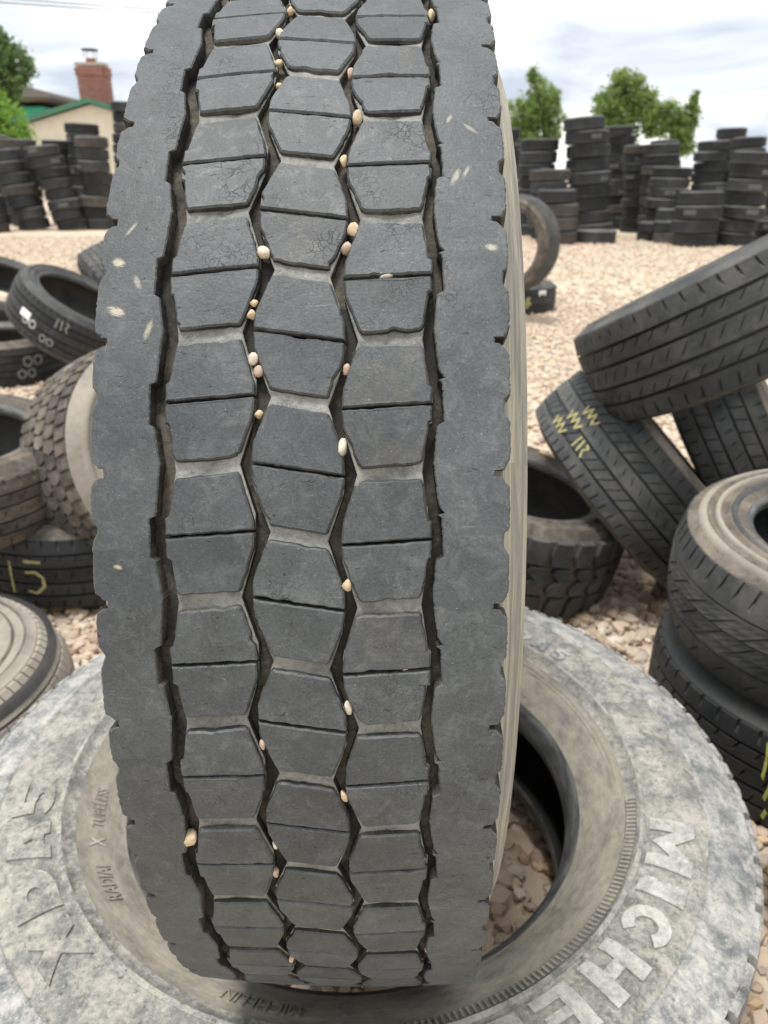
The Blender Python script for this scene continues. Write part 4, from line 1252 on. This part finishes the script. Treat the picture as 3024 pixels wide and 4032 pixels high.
# ------------------------------------------------------------------ trees
def leaf_mat(name, c, c2):
    m, t, b = newmat(name)
    g_ = N(t, 'ShaderNodeNewGeometry')
    cc = mix(t, g_.outputs['Random Per Island'], c, c2)
    L(t, cc, b.inputs['Base Color'])
    b.inputs['Roughness'].default_value = .6
    tr = N(t, 'ShaderNodeBsdfTranslucent')
    L(t, mix(t, .5, cc, tuple(min(1, x * 1.6) for x in c2)), tr.inputs[0])
    mx = N(t, 'ShaderNodeMixShader'); mx.inputs[0].default_value = .5
    L(t, b.outputs[0], mx.inputs[1]); L(t, tr.outputs[0], mx.inputs[2])
    L(t, mx.outputs[0], t.nodes['Material Output'].inputs[0])
    return m
LEAF = {'mid': leaf_mat('mid_leaf', (.10, .165, .045), (.22, .31, .09)), 'bright': leaf_mat('bright_leaf', (.12, .24, .03), (.22, .36, .06)), 'dark': leaf_mat('dark_leaf', (.06, .12, .035), (.13, .21, .07))}
MT['bark'] = plain('bark', (.12, .09, .065), .9, .3, 14, .6)
def limb(V, F, a, b, r0, r1, seg=7):
    a, b = np.array(a, float), np.array(b, float)
    d = b - a; d /= np.linalg.norm(d)
    t_ = np.cross(d, [0, 0, 1.0] if abs(d[2]) < .9 else [1.0, 0, 0]); t_ /= np.linalg.norm(t_); s_ = np.cross(d, t_)
    o_ = len(V)
    for p, r in ((a, r0), (b, r1)):
        for k in range(seg):
            an = 2 * PI * k / seg
            V.append(tuple(p + r * (math.cos(an) * t_ + math.sin(an) * s_)))
    for k in range(seg):
        F.append((o_ + k, o_ + (k + 1) % seg, o_ + seg + (k + 1) % seg, o_ + seg + k))
def tree(name, label, base, lobes, leaf, nleaf, lsz, seed, trunk_h, trunk_r=.12):
    """lobes: (dx, dy, z, rx, ry, rz)"""
    rg = np.random.default_rng(seed)
    root = obj(name, None); root.location = base
    tag(root, label, 'tree')
    V = []; F = []
    limb(V, F, (0, 0, -.05), (rg.normal(0, .1), 0, trunk_h), trunk_r, trunk_r * .7, 9)
    C = []
    vol = np.array([l[3] * l[4] * l[5] for l in lobes]); vol = vol / vol.sum()
    for li, (dx, dy, z, rx, ry, rz) in enumerate(lobes):
        limb(V, F, (0, 0, trunk_h * .9), (dx, dy, z), trunk_r * .55, trunk_r * .2)
        n = max(12, int(150 * vol[li] + 8))
        for _ in range(n):
            q = rg.normal(0, 1, 3); q /= np.linalg.norm(q); q *= rg.uniform(.25, 1.0) ** .6
            p = np.array([dx + q[0] * rx, dy + q[1] * ry, z + q[2] * rz])
            C.append((p, rg.uniform(.2, .5) * (rx + rz) / 2))
            limb(V, F, (dx, dy, z), p, trunk_r * .16, trunk_r * .05, 5)
    obj('trunk', mesh('trunk', V, F, True), root, MT['bark'])
    per = nleaf // len(C)
    cs = np.repeat(np.array([c for c, _ in C]), per, 0); rs = np.repeat(np.array([r for _, r in C]), per)
    k = len(cs)
    q = rg.normal(0, 1, (k, 3)); q *= (rg.uniform(0, 1, k) ** 1.0 * 1.2 / np.linalg.norm(q, axis=1))[:, None]
    ctr = cs + q * rs[:, None] * np.array([1, 1, 1.15])
    a = rg.normal(0, 1, (k, 3)); a /= np.linalg.norm(a, axis=1)[:, None]
    b = np.cross(a, rg.normal(0, 1, (k, 3))); b /= np.linalg.norm(b, axis=1)[:, None]
    sz = lsz * rg.uniform(.6, 1.4, k)[:, None]
    a *= sz; b *= sz * .55
    VV = np.stack([ctr - a, ctr + b, ctr + a, ctr - b], 1).reshape(-1, 3)
    T_ = np.arange(k * 4).reshape(-1, 4)
    obj('crown', fastmesh('crown', VV, T_, [LEAF[leaf]]), root)
tree('tree', 'feathery light green tree just right of the truck tyre beyond the stacks', (7.2, 40, 0), [(-.6, 0, 3.6, .85, .8, .9), (.3, 0, 4.0, .85, .8, 1.0), (-.1, .2, 4.8, .45, .5, .75), (.8, 0, 3.2, .6, .6, .7), (0, 0, 2.6, 1.2, .9, .7), (-.9, 0, 2.8, .5, .5, .6)], 'mid', 12000, .075, 11, 2.4)
tree('tree', 'broad rounded green tree beyond the tallest right stack', (11.4, 40, 0), [(-1.0, 0, 3.9, .75, .8, .9), (-.3, 0, 4.5, .6, .7, .9), (.2, .3, 4.6, .55, .6, .85), (.8, 0, 3.9, .8, .8, .8), (1.4, 0, 3.3, .6, .6, .75), (0, 0, 3.3, 1.5, 1, .8), (-.5, 0, 2.6, 1.1, .8, .7)], 'mid', 20000, .075, 12, 2.2)
tree('tree', 'smaller pointed green tree at the right end of the tree group', (14.0, 40, 0), [(-.5, 0, 3.5, .5, .5, .7), (0, 0, 3.0, .8, .6, .7), (.5, 0, 3.6, .4, .4, .75), (.65, 0, 4.2, .12, .15, .45), (.3, 0, 2.4, .7, .6, .6)], 'mid', 8500, .07, 13, 2.0, .09)
tree('tree', 'dark leafy tree rising at the left edge', (-10.4, 23, 0), [(-.2, 0, 4.0, .8, .7, .6), (.55, 0, 3.6, .45, .5, .6), (.3, 0, 4.15, .3, .4, .3), (0, 0, 3.2, .9, .7, .6), (-.6, 0, 3.4, .8, .7, .9)], 'dark', 12000, .06, 14, 2.2)
tree('bush', 'bright yellow-green bush at the left edge before the green house', (-9.75, 21.5, 0), [(-.2, 0, 2.45, .45, .5, .55), (.25, 0, 2.05, .5, .5, .5), (-.5, 0, 2.0, .5, .5, .7), (0, 0, 1.5, .9, .6, .7)], 'bright', 12000, .045, 15, 1.2, .07)

# ------------------------------------------------------------------ overhead wires and their pole
pole = obj('utility_pole', None); pole.location = (-1.3, 18, 0)
tag(pole, 'wooden utility pole behind the truck tyre carrying the overhead wires', 'pole')
V = []; F = []
limb(V, F, (0, 0, -.1), (0, 0, 3.92), .11, .085, 12)
V.append((0, 0, 3.92)); F += [(len(V) - 1, 12 + k, 12 + (k + 1) % 12) for k in range(12)]
obj('shaft', mesh('shaft', V, F, False), pole, MT['bark'])
box('crossarm', (0, -.12, 3.77), (.10, .10, .30), MT['bark'], pole)
for k, (dz, lab) in enumerate(((0.0, 'thin overhead wire, the upper of two crossing the sky at upper left'), (-.075, 'thin overhead wire, the lower of two crossing the sky at upper left'))):
    V = []; F = []
    n = 40; r = .011
    for i in range(n + 1):
        f = i / n
        x = -18 + 16.7 * f
        z = 5.05 - 1.22 * f + dz * (1.6 - f) - .10 * math.sin(PI * f)
        for q in range(5):
            V.append((x, 17.86 + r * math.cos(q * 2 * PI / 5), z + r * math.sin(q * 2 * PI / 5)))
        if i:
            for q in range(5):
                F.append(((i - 1) * 5 + q, (i - 1) * 5 + (q + 1) % 5, i * 5 + (q + 1) % 5, i * 5 + q))
    tag(obj('overhead_wire', mesh('overhead_wire', V, F), None, MT['dark']), lab, 'wire', 'overhead wires')
